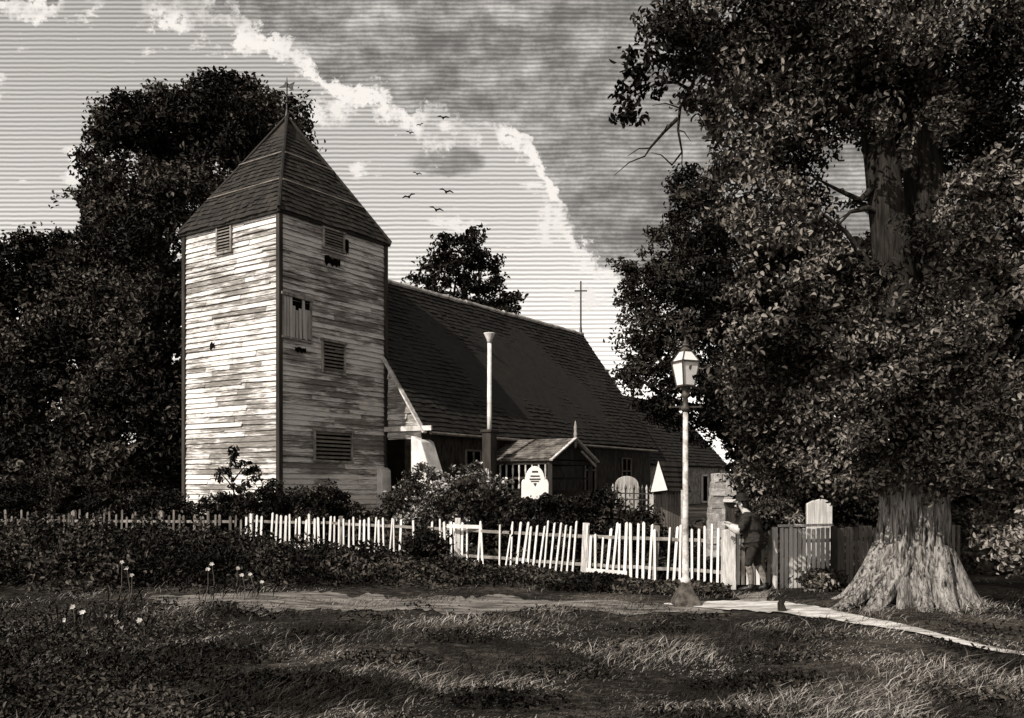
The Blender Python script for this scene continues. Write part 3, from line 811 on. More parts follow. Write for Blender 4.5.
# ------------------------------------------------------------------ street lamp
LY = 15.7; LX = X_of(685.5, LY); LZ = g1(LX, LY)
lamp = empty('street_lamp', Vector((LX, LY, LZ)), 'tall pale gas lamp post with four-sided glass lantern before the picket fence', 'street lamp')
L0 = Vector((LX, LY, LZ))
def zz(py): return EYE + (HY - py) / F * LY - LZ
mb = MB()
mb.mesh([L0 + Vector((sx * r, sy * r, z)) for r, z in ((.24, -.05), (.22, .08), (.10, .33), (.075, .42)) for sx, sy in ((-1, -1), (1, -1), (1, 1), (-1, 1))],
        [(a * 4 + i, a * 4 + (i + 1) % 4, a * 4 + 4 + (i + 1) % 4, a * 4 + 4 + i) for a in range(3) for i in range(4)] + [(12, 13, 14, 15)])
mb.build('base', M['lamp_base'], lamp, bevel=.015)
mb = MB(); zt = zz(412)
mb.lathe(L0, [(.078, .38), (.085, .42), (.085, .46), (.062, .5), (.054, 1.4), (.060, 1.42), (.060, 1.46), (.052, 1.5), (.044, zt)], 18)
mb.build('post', M['lamp_paint'], lamp, smooth=True)
mb = MB(); mb.lathe(L0, [(.05, zt), (.085, zt + .04), (.085, zt + .08), (.05, zt + .12), (.045, zz(398)), (.075, zz(397)), (.075, zz(394)), (.05, zz(392)), (.06, zz(389)), (.11, zz(386.5))], 16); mb.build('collar', M['lamp_dark'], lamp, smooth=True)
mb = MB(); zl = zz(407); mb.bar(L0 + Vector((-.26, .02, zl)), L0 + Vector((.26, -.02, zl)), .025)
for s_ in (-1, 1): mb.lathe(L0 + Vector((s_ * .26, -.02 * s_, zl - .025)), [(.01, 0), (.03, .012), (.03, .04), (.01, .05)], 8)
mb.build('ladder_bar', M['lamp_dark'], lamp)
yaw = R(22)
def ring(r, z): return [L0 + Vector((r * math.cos(yaw + R(45 + 90 * i)), r * math.sin(yaw + R(45 + 90 * i)), z)) for i in range(4)]
rb, rm, rtp, rc = ring(.155, zz(386)), ring(.245, zz(362)), ring(.10, zz(351)), ring(.06, zz(348))
lf = MB()
for i in range(4):
    j = (i + 1) % 4
    lf.bar(rb[i], rm[i], .022); lf.bar(rb[i], rb[j], .03); lf.bar(rm[i], rm[j], .03, .03)
    lf.bar(rm[i], rtp[i], .018); lf.bar(rtp[i], rtp[j], .025)
lf.lathe(L0, [(.09, zz(351)), (.10, zz(350.2)), (.055, zz(348)), (.055, zz(346.5)), (.08, zz(346)), (.03, zz(344)), (.035, zz(342.5)), (.008, zz(338.5))], 12)
lf.face(list(reversed(rb)))
lt = lf.build('lantern', M['lamp_dark'], lamp)
for i in range(4):
    j = (i + 1) % 4; c = L0 + UP * zz(370)
    sh_ = lambda p: p + (Vector((c.x, c.y, p.z)) - p) * .03
    mb = MB(); mb.face([sh_(rb[i]), sh_(rb[j]), sh_(rm[j]), sh_(rm[i])]); mb.build('glass_pane', M['lampglass'], lt)
    mb = MB(); mb.face([sh_(rm[i]), sh_(rm[j]), sh_(rtp[j]), sh_(rtp[i])]); mb.build('roof_pane', M['lampglass'], lt)

# ------------------------------------------------------------------ the man at the gate
PB = Vector((X_of(750, 17.85), 17.85, 0)); PB.z = g1(PB.x, PB.y)
Fv = Vector((-.93, .36, 0)).normalized(); Sv = Vector((-Fv.y * -1, 0, 0)); Sv = Vector((-Fv.y, Fv.x, 0))
if Sv.y > 0: Sv = -Sv
def pw(u, s, z): return PB + (Fv * u + Sv * s + UP * z) * 1.07
man = empty('person', PB, 'man in dark coat and black hat leaning on the gate post, back half turned', 'person')
def skin_obj(name, V, E, Rr, mat, parent, sub=2, root=0):
    base = world_base(parent); me = bpy.data.meshes.new(name)
    me.from_pydata([tuple(Vector(v) - base) for v in V], E, []); o = bpy.data.objects.new(name, me); COL.objects.link(o)
    md = o.modifiers.new('skin', 'SKIN'); md.use_smooth_shade = True
    for i, r in enumerate(Rr):
        sv = me.skin_vertices[0].data[i]; sv.radius = r if hasattr(r, '__len__') else (r, r); sv.use_root = (i == root)
    ss = o.modifiers.new('sub', 'SUBSURF'); ss.levels = sub; ss.render_levels = sub
    bpy.context.view_layer.update()
    me2 = bpy.data.meshes.new_from_object(o.evaluated_get(bpy.context.evaluated_depsgraph_get()))
    o.modifiers.clear(); o.data = me2; bpy.data.meshes.remove(me); me2.name = name
    me2.materials.clear(); me2.materials.append(mat); o.parent = parent
    return o
J = dict(pel=(-.08, 0, .93), wa=(-.06, 0, 1.06), ch=(.0, 0, 1.28), nb=(.06, 0, 1.43), nk=(.10, 0, 1.50), hd=(.15, 0, 1.60), tp=(.15, 0, 1.70),
         s1=(.03, .18, 1.40), e1=(.14, .27, 1.13), w1=(.35, .17, 1.20), h1=(.41, .15, 1.24),
         s2=(.06, -.18, 1.40), e2=(.22, -.24, 1.16), w2=(.36, -.04, 1.24), h2=(.42, -.02, 1.27),
         p1=(-.07, .10, .88), k1=(.02, .11, .50), a1=(-.03, .12, .09), t1=(.14, .13, .035), p2=(-.08, -.10, .88), k2=(-.12, -.10, .50), a2=(-.28, -.09, .10), t2=(-.12, -.09, .03))
ids = list(J); V = [pw(*J[k]) for k in ids]; ix = {k: i for i, k in enumerate(ids)}
E = [(ix[a], ix[b]) for a, b in (('pel', 'wa'), ('wa', 'ch'), ('ch', 'nb'), ('nb', 'nk'), ('nk', 'hd'), ('hd', 'tp'), ('nb', 's1'), ('s1', 'e1'), ('e1', 'w1'), ('w1', 'h1'), ('nb', 's2'), ('s2', 'e2'), ('e2', 'w2'), ('w2', 'h2'), ('pel', 'p1'), ('p1', 'k1'), ('k1', 'a1'), ('a1', 't1'), ('pel', 'p2'), ('p2', 'k2'), ('k2', 'a2'), ('a2', 't2'))]
rad = dict(pel=.10, wa=.10, ch=.12, nb=.08, nk=.055, hd=.095, tp=.075, s1=.065, e1=.045, w1=.03, h1=.035, s2=.065, e2=.045, w2=.03, h2=.035, p1=.07, k1=.055, a1=.042, t1=.035, p2=.07, k2=.058, a2=.042, t2=.035)
Rr = [rad[k] for k in ids]
# fingers and thumb close over the top of the post
for hand, s0 in (('h1', 1), ('h2', -1)):
    hb = Vector(J[hand])
    for f_, (sp, ln) in enumerate(((-.03, .07), (-.01, .082), (.01, .078), (.03, .06), (.042, .05))):
        a = hb + Vector((.012, sp * s0, 0)); b_ = a + Vector((ln * .55, sp * .1, .012 if f_ < 4 else -.01)); c_ = b_ + Vector((ln * .3, 0, -.035))
        i = len(V); V += [pw(*a), pw(*b_), pw(*c_)]; E += [(ix[hand], i), (i, i + 1), (i + 1, i + 2)]; Rr += [.010, .009, .008]
skin_obj('body', V, E, Rr, M['skin'], man)
# face: nose, ear, hair
mb = MB(); mb.tube([pw(.235, 0, 1.60), pw(.27, 0, 1.575), pw(.24, 0, 1.562)], [.012, .02, .012], 8); mb.build('nose', M['skin'], man, smooth=True)
mb = MB()
for s_ in (-1, 1):
    mb.tube([pw(.15, s_ * .088, 1.63), pw(.135, s_ * .102, 1.60), pw(.15, s_ * .09, 1.565)], [.012, .02, .01], 7)
mb.build('ears', M['skin'], man, smooth=True)
hr = MB(); hr.tube([pw(.12, 0, 1.52), pw(.085, 0, 1.58), pw(.10, 0, 1.66), pw(.14, 0, 1.70)], [.05, .088, .095, .08], 12); hr.build('hair', M['boot'], man, smooth=True)
ht = MB(); hx = (.15, 0, 1.675); tl = Vector((.10, 0, 1)).normalized()
def hatring(r, h): return (r, h)
hat_pts = [pw(*(Vector(hx) + tl * h)) for r, h in ((.17, -.005), (.175, .006), (.115, .02), (.112, .07), (.10, .115), (.06, .14), (.01, .148))]
ht.tube(hat_pts, [.17, .175, .115, .112, .10, .06, .01], 18); ht.build('hat', M['hat'], man, smooth=True)
# coat with sleeves and skirt
cj = ['wa', 'ch', 'nb', 's1', 'e1', 's2', 'e2']; V = [pw(*J[k]) for k in cj] + [pw(.25, .23, 1.155), pw(.31, -.13, 1.205), pw(-.09, 0, .93), pw(-.10, 0, .74)]
E = [(0, 1), (1, 2), (2, 3), (3, 4), (2, 5), (5, 6), (4, 7), (6, 8), (0, 9), (9, 10)]
skin_obj('coat', V, E, [.215, .235, .13, .115, .095, .115, .085, .075, .07, .235, .27], M['coat'], man, root=0)
slv = MB(); e = Vector(J['e1']); w = Vector(J['w1'])
slv.tube([pw(*e.lerp(w, t)) for t in (-.05, .2, .5, .8, .95)], [.085, .098, .09, .07, .055], 12); slv.build('sleeve', M['shirt'], man, smooth=True)['label'] = 'pale rolled shirt sleeve'
br = MB()
for h_, k_ in (('p1', 'k1'), ('p2', 'k2')):
    a, b_ = Vector(J[h_]), Vector(J[k_]); br.tube([pw(*a.lerp(b_, t)) for t in (-.1, .2, .6, .95, 1.08)], [.11, .112, .09, .078, .068], 12)
br.build('breeches', M['breeches'], man, smooth=True)
for k_, a_, t_ in (('k1', 'a1', 't1'), ('k2', 'a2', 't2')):
    a, b_ = Vector(J[k_]), Vector(J[a_]); sk = MB(); sk.tube([pw(*(a.lerp(b_, t) + Vector((-.02 * math.sin(math.pi * t), 0, 0)))) for t in (-.05, .2, .45, .8, 1.0)], [.064, .068, .064, .05, .048], 10); sk.build('stocking', M['stocking'], man, smooth=True)
    a, b_ = Vector(J[a_]), Vector(J[t_]); sk = MB(); sk.tube([pw(a.x, a.y, a.z + .06), pw(a.x - .01, a.y, a.z - .02), pw(*a.lerp(b_, .5)), pw(*b_), pw(b_.x + .05, b_.y, b_.z)], [.056, .058, .054, .048, .02], 10); sk.build('boot', M['boot'], man, smooth=True)

# ------------------------------------------------------------------ trees
def trunk_tube(name, pts, rad, mat, parent, seg=28, ridges=0.0, flare=None, extra=()):
    pts = [Vector(p) for p in pts]; n = 70 if not flare else 110
    t = np.linspace(0, len(pts) - 1, n); i = np.arange(len(pts))
    P = np.stack([np.interp(t, i, [p[k] for p in pts]) for k in range(3)], -1)
    for _ in range(6): P[1:-1] = (P[:-2] + 2 * P[1:-1] + P[2:]) / 4
    rr = np.interp(t, i, rad); rows = []
    for k in range(n):
        ring_ = []
        for j in range(seg):
            a = 2 * math.pi * j / seg; d = np.array([math.cos(a), math.sin(a), 0])
            r = rr[k] * (1 + ridges * mnoise.noise(Vector((math.cos(a) * 3.2, math.sin(a) * 3.2, P[k][2] * .45))) + ridges * .5 * mnoise.noise(Vector((math.cos(a) * 9, math.sin(a) * 9, P[k][2] * .9))))
            if flare: r += flare(a, P[k][2]); r += .035 * abs(mnoise.noise(Vector((math.cos(a) * 16, math.sin(a) * 16, P[k][2] * 1.6)))) + .05 * mnoise.noise(Vector((math.cos(a) * 5, math.sin(a) * 5, P[k][2] * 2.2 + 7)))
            ring_.append(P[k] + d * r)
        rows.append(ring_)
    return grid_mesh(name, np.array(rows), seg, n, mat, parent, closed_u=True)

def tree(name, label, base, blobs, leafmat, dens, clump, per, size, trunk_pts, trunk_rad, barkmat, limbs=14, holes=(), group=None, cat='tree', extra_blobs=None):
    r = empty(name, base, label, cat, group)
    trunk_tube('trunk', trunk_pts, trunk_rad, barkmat, r, 18, .12)
    lb = MB()
    for bl in (blobs[:limbs]):
        c = at(bl[0], bl[1], bl[2]); k = random.randint(max(0, len(trunk_pts) // 2 - 1), len(trunk_pts) - 1)
        add_limb(lb, trunk_pts[k], c, trunk_rad[k] * .5, .03)
    if limbs: lb.build('branches', barkmat, r)
    P, N = crown_points(blobs, dens, clump, per, holes)
    quads_mesh('crown', leaf_quads(P, size, N), leafmat, r)
    return r

# left tall tree
gx = X_of(150, 38); gz = g1(gx, 38)
tree('elm_tree', 'huge dark elm filling the left side behind the white tower', Vector((gx, 38, gz)),
     [(135, 165, 38, 45, 62), (120, 125, 37, 22, 28), (225, 150, 39, 50, 62), (248, 108, 39, 26, 26), (222, 96, 39, 26, 22), (180, 125, 38, 40, 32), (290, 128, 41, 20, 26), (110, 260, 36, 46, 62), (185, 240, 36, 58, 78), (90, 310, 35, 52, 66),
      (150, 340, 34, 62, 74), (60, 390, 34, 66, 74), (135, 425, 33, 66, 66), (30, 330, 36, 40, 55), (175, 440, 33, 40, 60), (70, 470, 33, 60, 50), (-10, 420, 35, 60, 90), (95, 200, 37, 24, 30), (160, 105, 38, 22, 16), (262, 185, 40, 30, 60), (20, 480, 32, 60, 40), (255, 145, 40, 35, 45), (64, 300, 36, 25, 30), (15, 275, 36, 48, 40), (50, 262, 36, 28, 26), (-40, 300, 36, 50, 60)],
     M['leaf_left'], 3.4, .64, 52, .18, [Vector((gx, 38, gz - .2)), Vector((gx + .1, 38, 5)), Vector((gx, 38.2, 10)), Vector((gx + .4, 38, 16))], [.75, .55, .42, .15], M['bark_dark'], 16, holes=[(68, 215, 16, 22)])
# far tree behind the nave
gx = X_of(465, 60)
tree('round_tree', 'small dark round tree rising behind the long nave roof', Vector((gx, 60, g1(gx, 60))),
     [(462, 252, 60, 20, 17), (447, 240, 60, 11, 9), (474, 238, 60, 10, 8), (437, 262, 60, 14, 10), (484, 262, 60, 16, 10), (425, 282, 60, 15, 8), (452, 276, 60, 18, 10), (478, 284, 60, 18, 9), (500, 282, 60, 12, 7), (414, 298, 60, 11, 6), (511, 301, 60, 13, 7), (440, 300, 60, 24, 9), (490, 306, 60, 26, 9), (460, 318, 60, 60, 16)],
     M['leaf_far'], 1.5, .66, 34, .28, [Vector((gx, 60, .5)), Vector((gx, 60, 8)), Vector((gx, 60, 16))], [.5, .4, .15], M['bark_dark'], 9)
# yew at the end of the church
gx = X_of(752, 27)
tree('yew_tree', 'dark ragged yew standing between the church roof and the lamp', Vector((gx, 27, g1(gx, 27))),
     [(700, 225, 26, 34, 42), (690, 190, 26, 20, 24), (672, 250, 26, 30, 22), (660, 290, 25.5, 36, 22), (700, 290, 25.5, 40, 40), (650, 325, 25.5, 30, 22), (690, 345, 25, 46, 34), (640, 352, 26, 26, 16), (735, 260, 27, 40, 60), (740, 340, 26, 40, 60), (655, 385, 25.5, 30, 24), (700, 395, 25, 40, 26), (668, 412, 25.5, 22, 14), (740, 415, 25, 36, 34), (628, 300, 26, 14, 6), (622, 268, 26, 12, 5), (632, 375, 26, 16, 9), (636, 275, 26, 16, 9), (768, 425, 25, 40, 38), (778, 480, 24.5, 36, 30), (744, 440, 26, 20, 22), (706, 434, 26, 16, 12), (745, 400, 27, 40, 44), (768, 465, 27, 26, 40)],
     M['leaf_yew'], 4.6, .40, 46, .12, [Vector((gx, 27, .5)), Vector((gx - .1, 27, 4)), Vector((gx - .8, 26.6, 8)), Vector((gx - 1.2, 26.2, 11))], [.36, .3, .2, .06], M['bark_dark'], 17)
# two trees of the dark wood beyond the fence on the right
for lab, blobs, px in (('shadowy tree beyond the boarded fence, just right of the yew', [(800, 300, 30, 60, 70), (770, 380, 29, 56, 66), (830, 400, 30, 60, 70), (800, 470, 28, 60, 50), (850, 300, 31, 44, 60), (860, 490, 28, 60, 40), (790, 505, 27, 40, 30)], 810),
                       ('shadowy tree past the right edge of the wood', [(1120, 340, 32, 60, 90), (1090, 440, 31, 60, 70), (1150, 450, 31, 60, 80), (1110, 510, 29, 70, 50)], 1110),
                       ('shadowy tree at the right edge behind the great trunk', [(930, 330, 31, 66, 80), (980, 260, 31, 50, 90), (900, 420, 30, 60, 70), (980, 420, 30, 70, 90), (940, 500, 28, 70, 46), (1040, 350, 31, 50, 120), (1030, 480, 28, 60, 70)], 950)):
    gx = X_of(px, 30)
    tree('shade_tree', lab, Vector((gx, 30, g1(gx, 30))), blobs, M['leaf_yew'], 2.0, .7, 30, .3, [Vector((gx, 30, .6)), Vector((gx, 30, 5)), Vector((gx, 30, 10))], [.4, .3, .1], M['bark_dark'], 5)

# the great tree on the right
tx, ty = TREE; tz = g1(tx, ty)
big = empty('oak_tree', Vector((tx, ty, tz)), 'great spreading oak with a pale flared trunk on the right beside the path', 'tree')
TY = ty
fork = at(928, 418, TY)
lobes = [(-2.95, .7, .14), (-2.3, .42, .14), (-1.6, .15, .14), (-1.0, .5, .16), (-.4, .3, .16), (.2, .3, .2), (1.2, .8, .25), (2.4, .9, .25)]
def flare(a, z):
    h = z - tz + .25; r = 0
    for c, amp, wd in lobes:
        da = (a - c + math.pi) % (2 * math.pi) - math.pi
        r += amp * math.exp(-(da / (wd + .12 * max(h, 0))) ** 2) * math.exp(-max(h, 0) / .50)
    return r + .09 * math.exp(-max(h, 0) / .7) + .07 * math.sin(3 * a + 1.2 * z) * math.exp(-max(h, 0) / 1.2)
tp_ = [Vector((tx + .05, ty, tz - .35)), Vector((tx, ty, tz + .2)), Vector((tx - .08, ty, tz + .8)), Vector((tx - .02, ty, tz + 1.7)), fork]
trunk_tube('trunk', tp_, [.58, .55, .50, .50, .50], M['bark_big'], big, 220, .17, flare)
for ang, ln, r0, bend_ in ((-2.98, 1.75, .30, .10), (-2.45, 1.25, .25, -.14), (-1.95, .85, .19, .12), (-1.28, .95, .27, -.16), (-.72, .95, .22, .12), (-.15, 1.0, .2, -.1), (2.6, 1.3, .24, .1)):
    pts = []
    for t in np.linspace(0, 1, 9):
        rr_ = .34 + ln * t; a_ = ang + bend_ * math.sin(2.6 * t)
        x_, y_ = tx + rr_ * math.cos(a_), ty + rr_ * math.sin(a_)
        pts.append(Vector((x_, y_, g1(x_, y_) + .95 * (1 - t) ** 2.3 - .10 * t + .03 * math.sin(t * 9))))
    trunk_tube('root', pts, list(np.linspace(r0, .07, 9)), M['bark_big'], big, 36, .42)
trunk_tube('stem', [fork + Vector((-.1, 0, -.6)), at(905, 360, TY), at(893, 260, TY), at(880, 150, TY + .2), at(862, 40, TY + .3), at(850, -40, TY)], [.46, .36, .31, .27, .22, .14], M['bark_dark'], big, 28, .12)  # dark bark on both stems: canopy shade painted into their colour
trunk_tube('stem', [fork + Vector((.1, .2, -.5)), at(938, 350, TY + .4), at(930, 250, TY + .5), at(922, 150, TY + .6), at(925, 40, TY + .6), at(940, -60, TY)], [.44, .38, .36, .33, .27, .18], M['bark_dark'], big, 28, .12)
for pts in ([(895, 290), (868, 262), (846, 232), (820, 212), (790, 205)], [(882, 180), (860, 200), (838, 190), (812, 176)], [(886, 215), (868, 208), (850, 212), (836, 228)], [(898, 330), (862, 318), (838, 300), (810, 296)], [(878, 130), (830, 100), (770, 70), (710, 60), (660, 58), (620, 72)],
            [(700, 60), (692, 86), (680, 108), (678, 130), (682, 152), (672, 165)], [(678, 118), (664, 132), (650, 148), (645, 156)], [(925, 420), (900, 428), (880, 440), (862, 452)], [(932, 200), (955, 190), (980, 200)], [(935, 330), (960, 310), (985, 300)], [(690, 90), (676, 82), (655, 84), (634, 96)]):
    mb = MB(); n = len(pts); r0 = .10 if len(pts) == 6 and pts[0][0] > 800 else (.035 if pts[0][0] < 720 else .07)
    fine = []
    for k in range(n - 1):
        for t in (0, .5): fine.append(at(pts[k][0] + (pts[k + 1][0] - pts[k][0]) * t, pts[k][1] + (pts[k + 1][1] - pts[k][1]) * t, TY - .1 * k + random.uniform(-.04, .04)))
    fine.append(at(pts[-1][0], pts[-1][1], TY - .1 * n))
    mb.tube(fine, list(np.linspace(r0, .012, len(fine))), 8)
    for q in fine[2::2]:
        e = q + Vector((random.uniform(-.5, .3), random.uniform(-.3, .3), random.uniform(-.45, .25))); mb.tube([q, (q + e) / 2 + Vector((0, 0, .06)), e], [.014, .01, .004], 5)
    mb.build('branch', M['bark_dark'], big, smooth=True)
B1 = [(760, 60, 15, 56, 50), (715, 70, 14.6, 40, 38), (800, 40, 15.5, 70, 60), (870, 30, 14.8, 70, 56), (950, 40, 15, 70, 70), (1020, 90, 15.4, 50, 110), (740, 140, 15, 40, 46), (790, 130, 15.4, 50, 46), (850, 90, 16.8, 60, 46), (765, 205, 15, 40, 40), (805, 210, 16.6, 24, 40), (740, 25, 15, 60, 40), (680, 30, 14.4, 40, 22), (905, 90, 17, 60, 60), (970, 140, 16, 40, 50),
      (790, 265, 15, 46, 36), (835, 275, 15.6, 34, 26), (770, 315, 15, 48, 40), (820, 330, 14.8, 46, 36), (860, 300, 17, 36, 40), (905, 300, 18, 50, 60), (760, 380, 15.5, 44, 46), (900, 200, 18, 40, 60), (825, 395, 15.2, 44, 44), (790, 440, 16, 48, 44), (835, 455, 15.4, 36, 36), (765, 478, 18.5, 30, 20), (880, 372, 15.9, 26, 24), (905, 395, 14.3, 34, 34), (940, 350, 14.4, 26, 40), (885, 335, 14.6, 16, 18), (900, 440, 14.3, 40, 26), (930, 300, 14.8, 12, 26), (868, 300, 14.6, 14, 20), (918, 238, 14.6, 13, 22), (872, 118, 14.3, 20, 18), (912, 150, 14.5, 12, 12), (940, 120, 14.4, 22, 26), (880, 275, 14.4, 10, 10)]
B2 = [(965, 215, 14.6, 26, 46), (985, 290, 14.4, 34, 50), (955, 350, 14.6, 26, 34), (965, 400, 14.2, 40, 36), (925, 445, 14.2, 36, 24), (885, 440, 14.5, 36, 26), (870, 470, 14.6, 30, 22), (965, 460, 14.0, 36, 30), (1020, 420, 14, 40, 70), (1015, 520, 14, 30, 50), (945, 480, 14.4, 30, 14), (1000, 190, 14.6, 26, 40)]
B3 = [(655, 48, 14, 28, 18), (628, 62, 14, 22, 18), (640, 92, 14, 16, 14), (626, 110, 14, 10, 10), (663, 80, 14, 18, 16), (705, 108, 14.2, 16, 14), (690, 195, 14.4, 10, 8), (700, 40, 14.2, 26, 22)]
holes = [(852, 178, 26, 20), (856, 222, 20, 16), (850, 152, 10, 10), (925, 175, 14, 60), (690, 150, 22, 34)]
P, N = crown_points(B1, 7.5, .42, 50, holes); quads_mesh('crown', leaf_quads(P, .095, N), M['leaf_big'], big)
P, N = crown_points(B2, 6.0, .34, 44, [(925, 170, 14, 60)]); quads_mesh('crown', leaf_quads(P, .092, N), M['leaf_light'], big)['label'] = 'lower foliage with sunlight painted into its lighter leaves'  # sunlit tone painted in with a paler leaf material
P, N = crown_points(B3, 3.4, .26, 16); quads_mesh('crown', leaf_quads(P, .11, N), M['leaf_yew'], big)['label'] = 'dark hanging spray against the sky'

# ------------------------------------------------------------------ shrubs behind and before the fence
def shrub(label, px, ptop, Y, rx, leafmat='leaf_shrub', size=.10, n=9, name='shrub', dens=7, clump=.25, per=34, group=None):
    x = X_of(px, Y); z0 = g1(x, Y); zt = at(px, ptop, Y).z; h = max(zt - z0, .35); rxm = rx / F * Y
    r = empty(name, Vector((x, Y, z0)), label, 'shrub', group)
    bl = []
    for i in range(n):
        cx_ = px + random.uniform(-.8, .8) * rx; hh = random.uniform(.25, .72) * h if i else .66 * h; rr = random.uniform(.26, .36) * h
        pyc = HY - (z0 + hh - EYE) / Y * F; k = F / Y
        bl.append((cx_, pyc, Y + random.uniform(-.3, .3), max(rr * k * 1.1, rx * .3), rr * k, min(.6, rr * 1.1)))
    P, N = crown_points(bl, dens, clump, per); P[:, 2] = np.maximum(P[:, 2], G(P[:, 0], P[:, 1]) + .02)
    quads_mesh('foliage', leaf_quads(P, size, N), M[leafmat], r)
    mb = MB()
    for i in range(6):
        e = Vector((x + random.uniform(-.7, .7) * rxm, Y + random.uniform(-.2, .2), z0 + h * random.uniform(.6, .95))); add_limb(mb, Vector((x + random.uniform(-.1, .1), Y, z0 - .05)), e, .03, .008, .1, 5, 5)
    mb.build('stems', M['bark_dark'], r)
    return r
SH = [('dark spreading shrub at the far left below the elm', 30, 470, 28, 50, 'leaf_left'), ('broad dark shrub below the elm, second from the left edge', 110, 478, 28, 52, 'leaf_shrub'), ('dark shrub against the left corner of the tower', 172, 488, 27.5, 30, 'leaf_shrub'),
      ('low shrub at the foot of the white tower face', 225, 492, 26.2, 34, 'leaf_shrub'), ('low dark shrub at the front corner of the tower', 285, 488, 26.0, 36, 'leaf_shrub'), ('low dark shrub under the wide louvred window', 345, 488, 26.4, 38, 'leaf_shrub'),
      ('pale speckled bush beside the whitewashed buttress', 412, 466, 26.5, 26, 'leaf_bloom'), ('pale blossoming bush in front of the flue pipe', 464, 468, 24.8, 28, 'leaf_bloom'), ('dark shrub left of the white headstone', 500, 488, 23.8, 22, 'leaf_shrub'),
      ('dark shrub hiding the foot of the white headstone', 544, 493, 22.3, 24, 'leaf_shrub'), ('dark shrub between the white headstone and the railing', 592, 487, 22.6, 30, 'leaf_shrub'), ('low dark shrub in front of the grave railing', 628, 508, 21.6, 26, 'leaf_shrub'),
      ('dark bush growing through the broken picket fence', 424, 530, 22.4, 12, 'weed'), ('dark bush in front of the far picket fence below the tower corner', 215, 528, 23.6, 34, 'weed'),
      ('big dark weed bush before the fence at the left', 90, 530, 22.5, 60, 'weed'), ('tall dark bush at the left edge before the fence', 0, 520, 22.5, 50, 'weed'), ('leafy dark bush below the fence gap', 392, 562, 21.2, 24, 'weed'), ('low dark bush under the loose white rails', 450, 574, 20.6, 36, 'weed'),
      ('leafy bush behind the man beside the boarded fence', 772, 494, 22.5, 30, 'leaf_light'), ('pale leafy bush at the foot of the boarded fence beside the tree roots', 822, 574, 17.4, 16, 'leaf_light'), ('dark leafy shrub in the shade behind the grave board', 850, 490, 23.5, 36, 'leaf_yew')]
for a in SH: shrub(a[0], a[1], a[2], a[3], a[4], a[5])
# a leafy sapling against the tower
x = X_of(238, 26.4); z0 = g1(x, 26.4)
sp_ = empty('sapling', Vector((x, 26.4, z0)), 'thin young sapling leaning against the white tower face', 'sapling')
mb = MB(); 
for (a, b_) in (((236, 500), (232, 450)), ((234, 480), (250, 462)), ((236, 490), (218, 470)), ((240, 495), (256, 474))): add_limb(mb, at(*a, 26.4), at(*b_, 26.4), .03, .008, .05, 5, 5)
mb.build('stems', M['bark_dark'], sp_)
P, N = crown_points([(233, 456, 26.4, 5, 9), (246, 468, 26.4, 10, 7), (254, 474, 26.4, 7, 8), (222, 470, 26.4, 7, 7), (236, 482, 26.4, 20, 8)], 5, .16, 14); quads_mesh('foliage', leaf_quads(P, .12, N), M['leaf_yew'], sp_)

# ------------------------------------------------------------------ ground cover (nobody could count it)
def scatter(n, x0, x1, y0, y1, keep):
    px = rng.uniform(x0, x1, n); Y = 1 / rng.uniform(1 / y1, 1 / y0, n)
    x = (px - CX) / F * Y; k = keep(px, Y, x); return x[k], Y[k], px[k]
# weeds along the fence foot
x, y, px = scatter(95000, -60, 730, 15.5, 26, lambda p, Y, X: (lambda d: (d < .3) & (d > -np.interp(p, [-60, 200, 400, 560, 730], [8.6, 7.6, 4.8, 3.2, 1.9]) * rng.uniform(.75, 1.05, len(p))))(Y - np.interp(X, FX, FY)))
d = np.interp(x, FX, FY) - y
hmax = np.interp(px, [-60, 150, 300, 450, 600, 730], [1.3, 1.25, .8, .42, .24, .16]) * (.55 + .45 * np.sin(x * 2.3 + y) * np.cos(y * 1.9 - x * .7)) * np.clip(d / 1.2 + np.interp(px, [100, 420, 560], [.95, .7, .45]), 0, 1)
P = np.stack([x, y, G(x, y) + hmax * rng.uniform(0, 1, len(x)) + .02], -1)
N = np.tile(np.array([[-.2, -.5, .8]]), (len(P), 1)); w = quads_mesh('undergrowth', leaf_quads(P, .10, N, .7), M['weed']); tag(w, 'dark leafy weeds along the foot of the picket fence', 'undergrowth', kind='stuff')
# undergrowth in the churchyard
x, y, px = scatter(26000, -60, 1060, 18, 34, lambda p, Y, X: (lambda d: (d > .25) & (d < 6))(Y - np.interp(X, FX, FY)))
P = np.stack([x, y, G(x, y) + rng.uniform(0, .45, len(x)) * (.5 + .5 * np.sin(x * 1.7) * np.cos(y * 1.3))], -1)
w = quads_mesh('undergrowth', leaf_quads(P, .16, np.tile(np.array([[-.2, -.4, .8]]), (len(P), 1)), .7), M['weed']); tag(w, 'dark overgrown herbage inside the churchyard', 'undergrowth', kind='stuff')
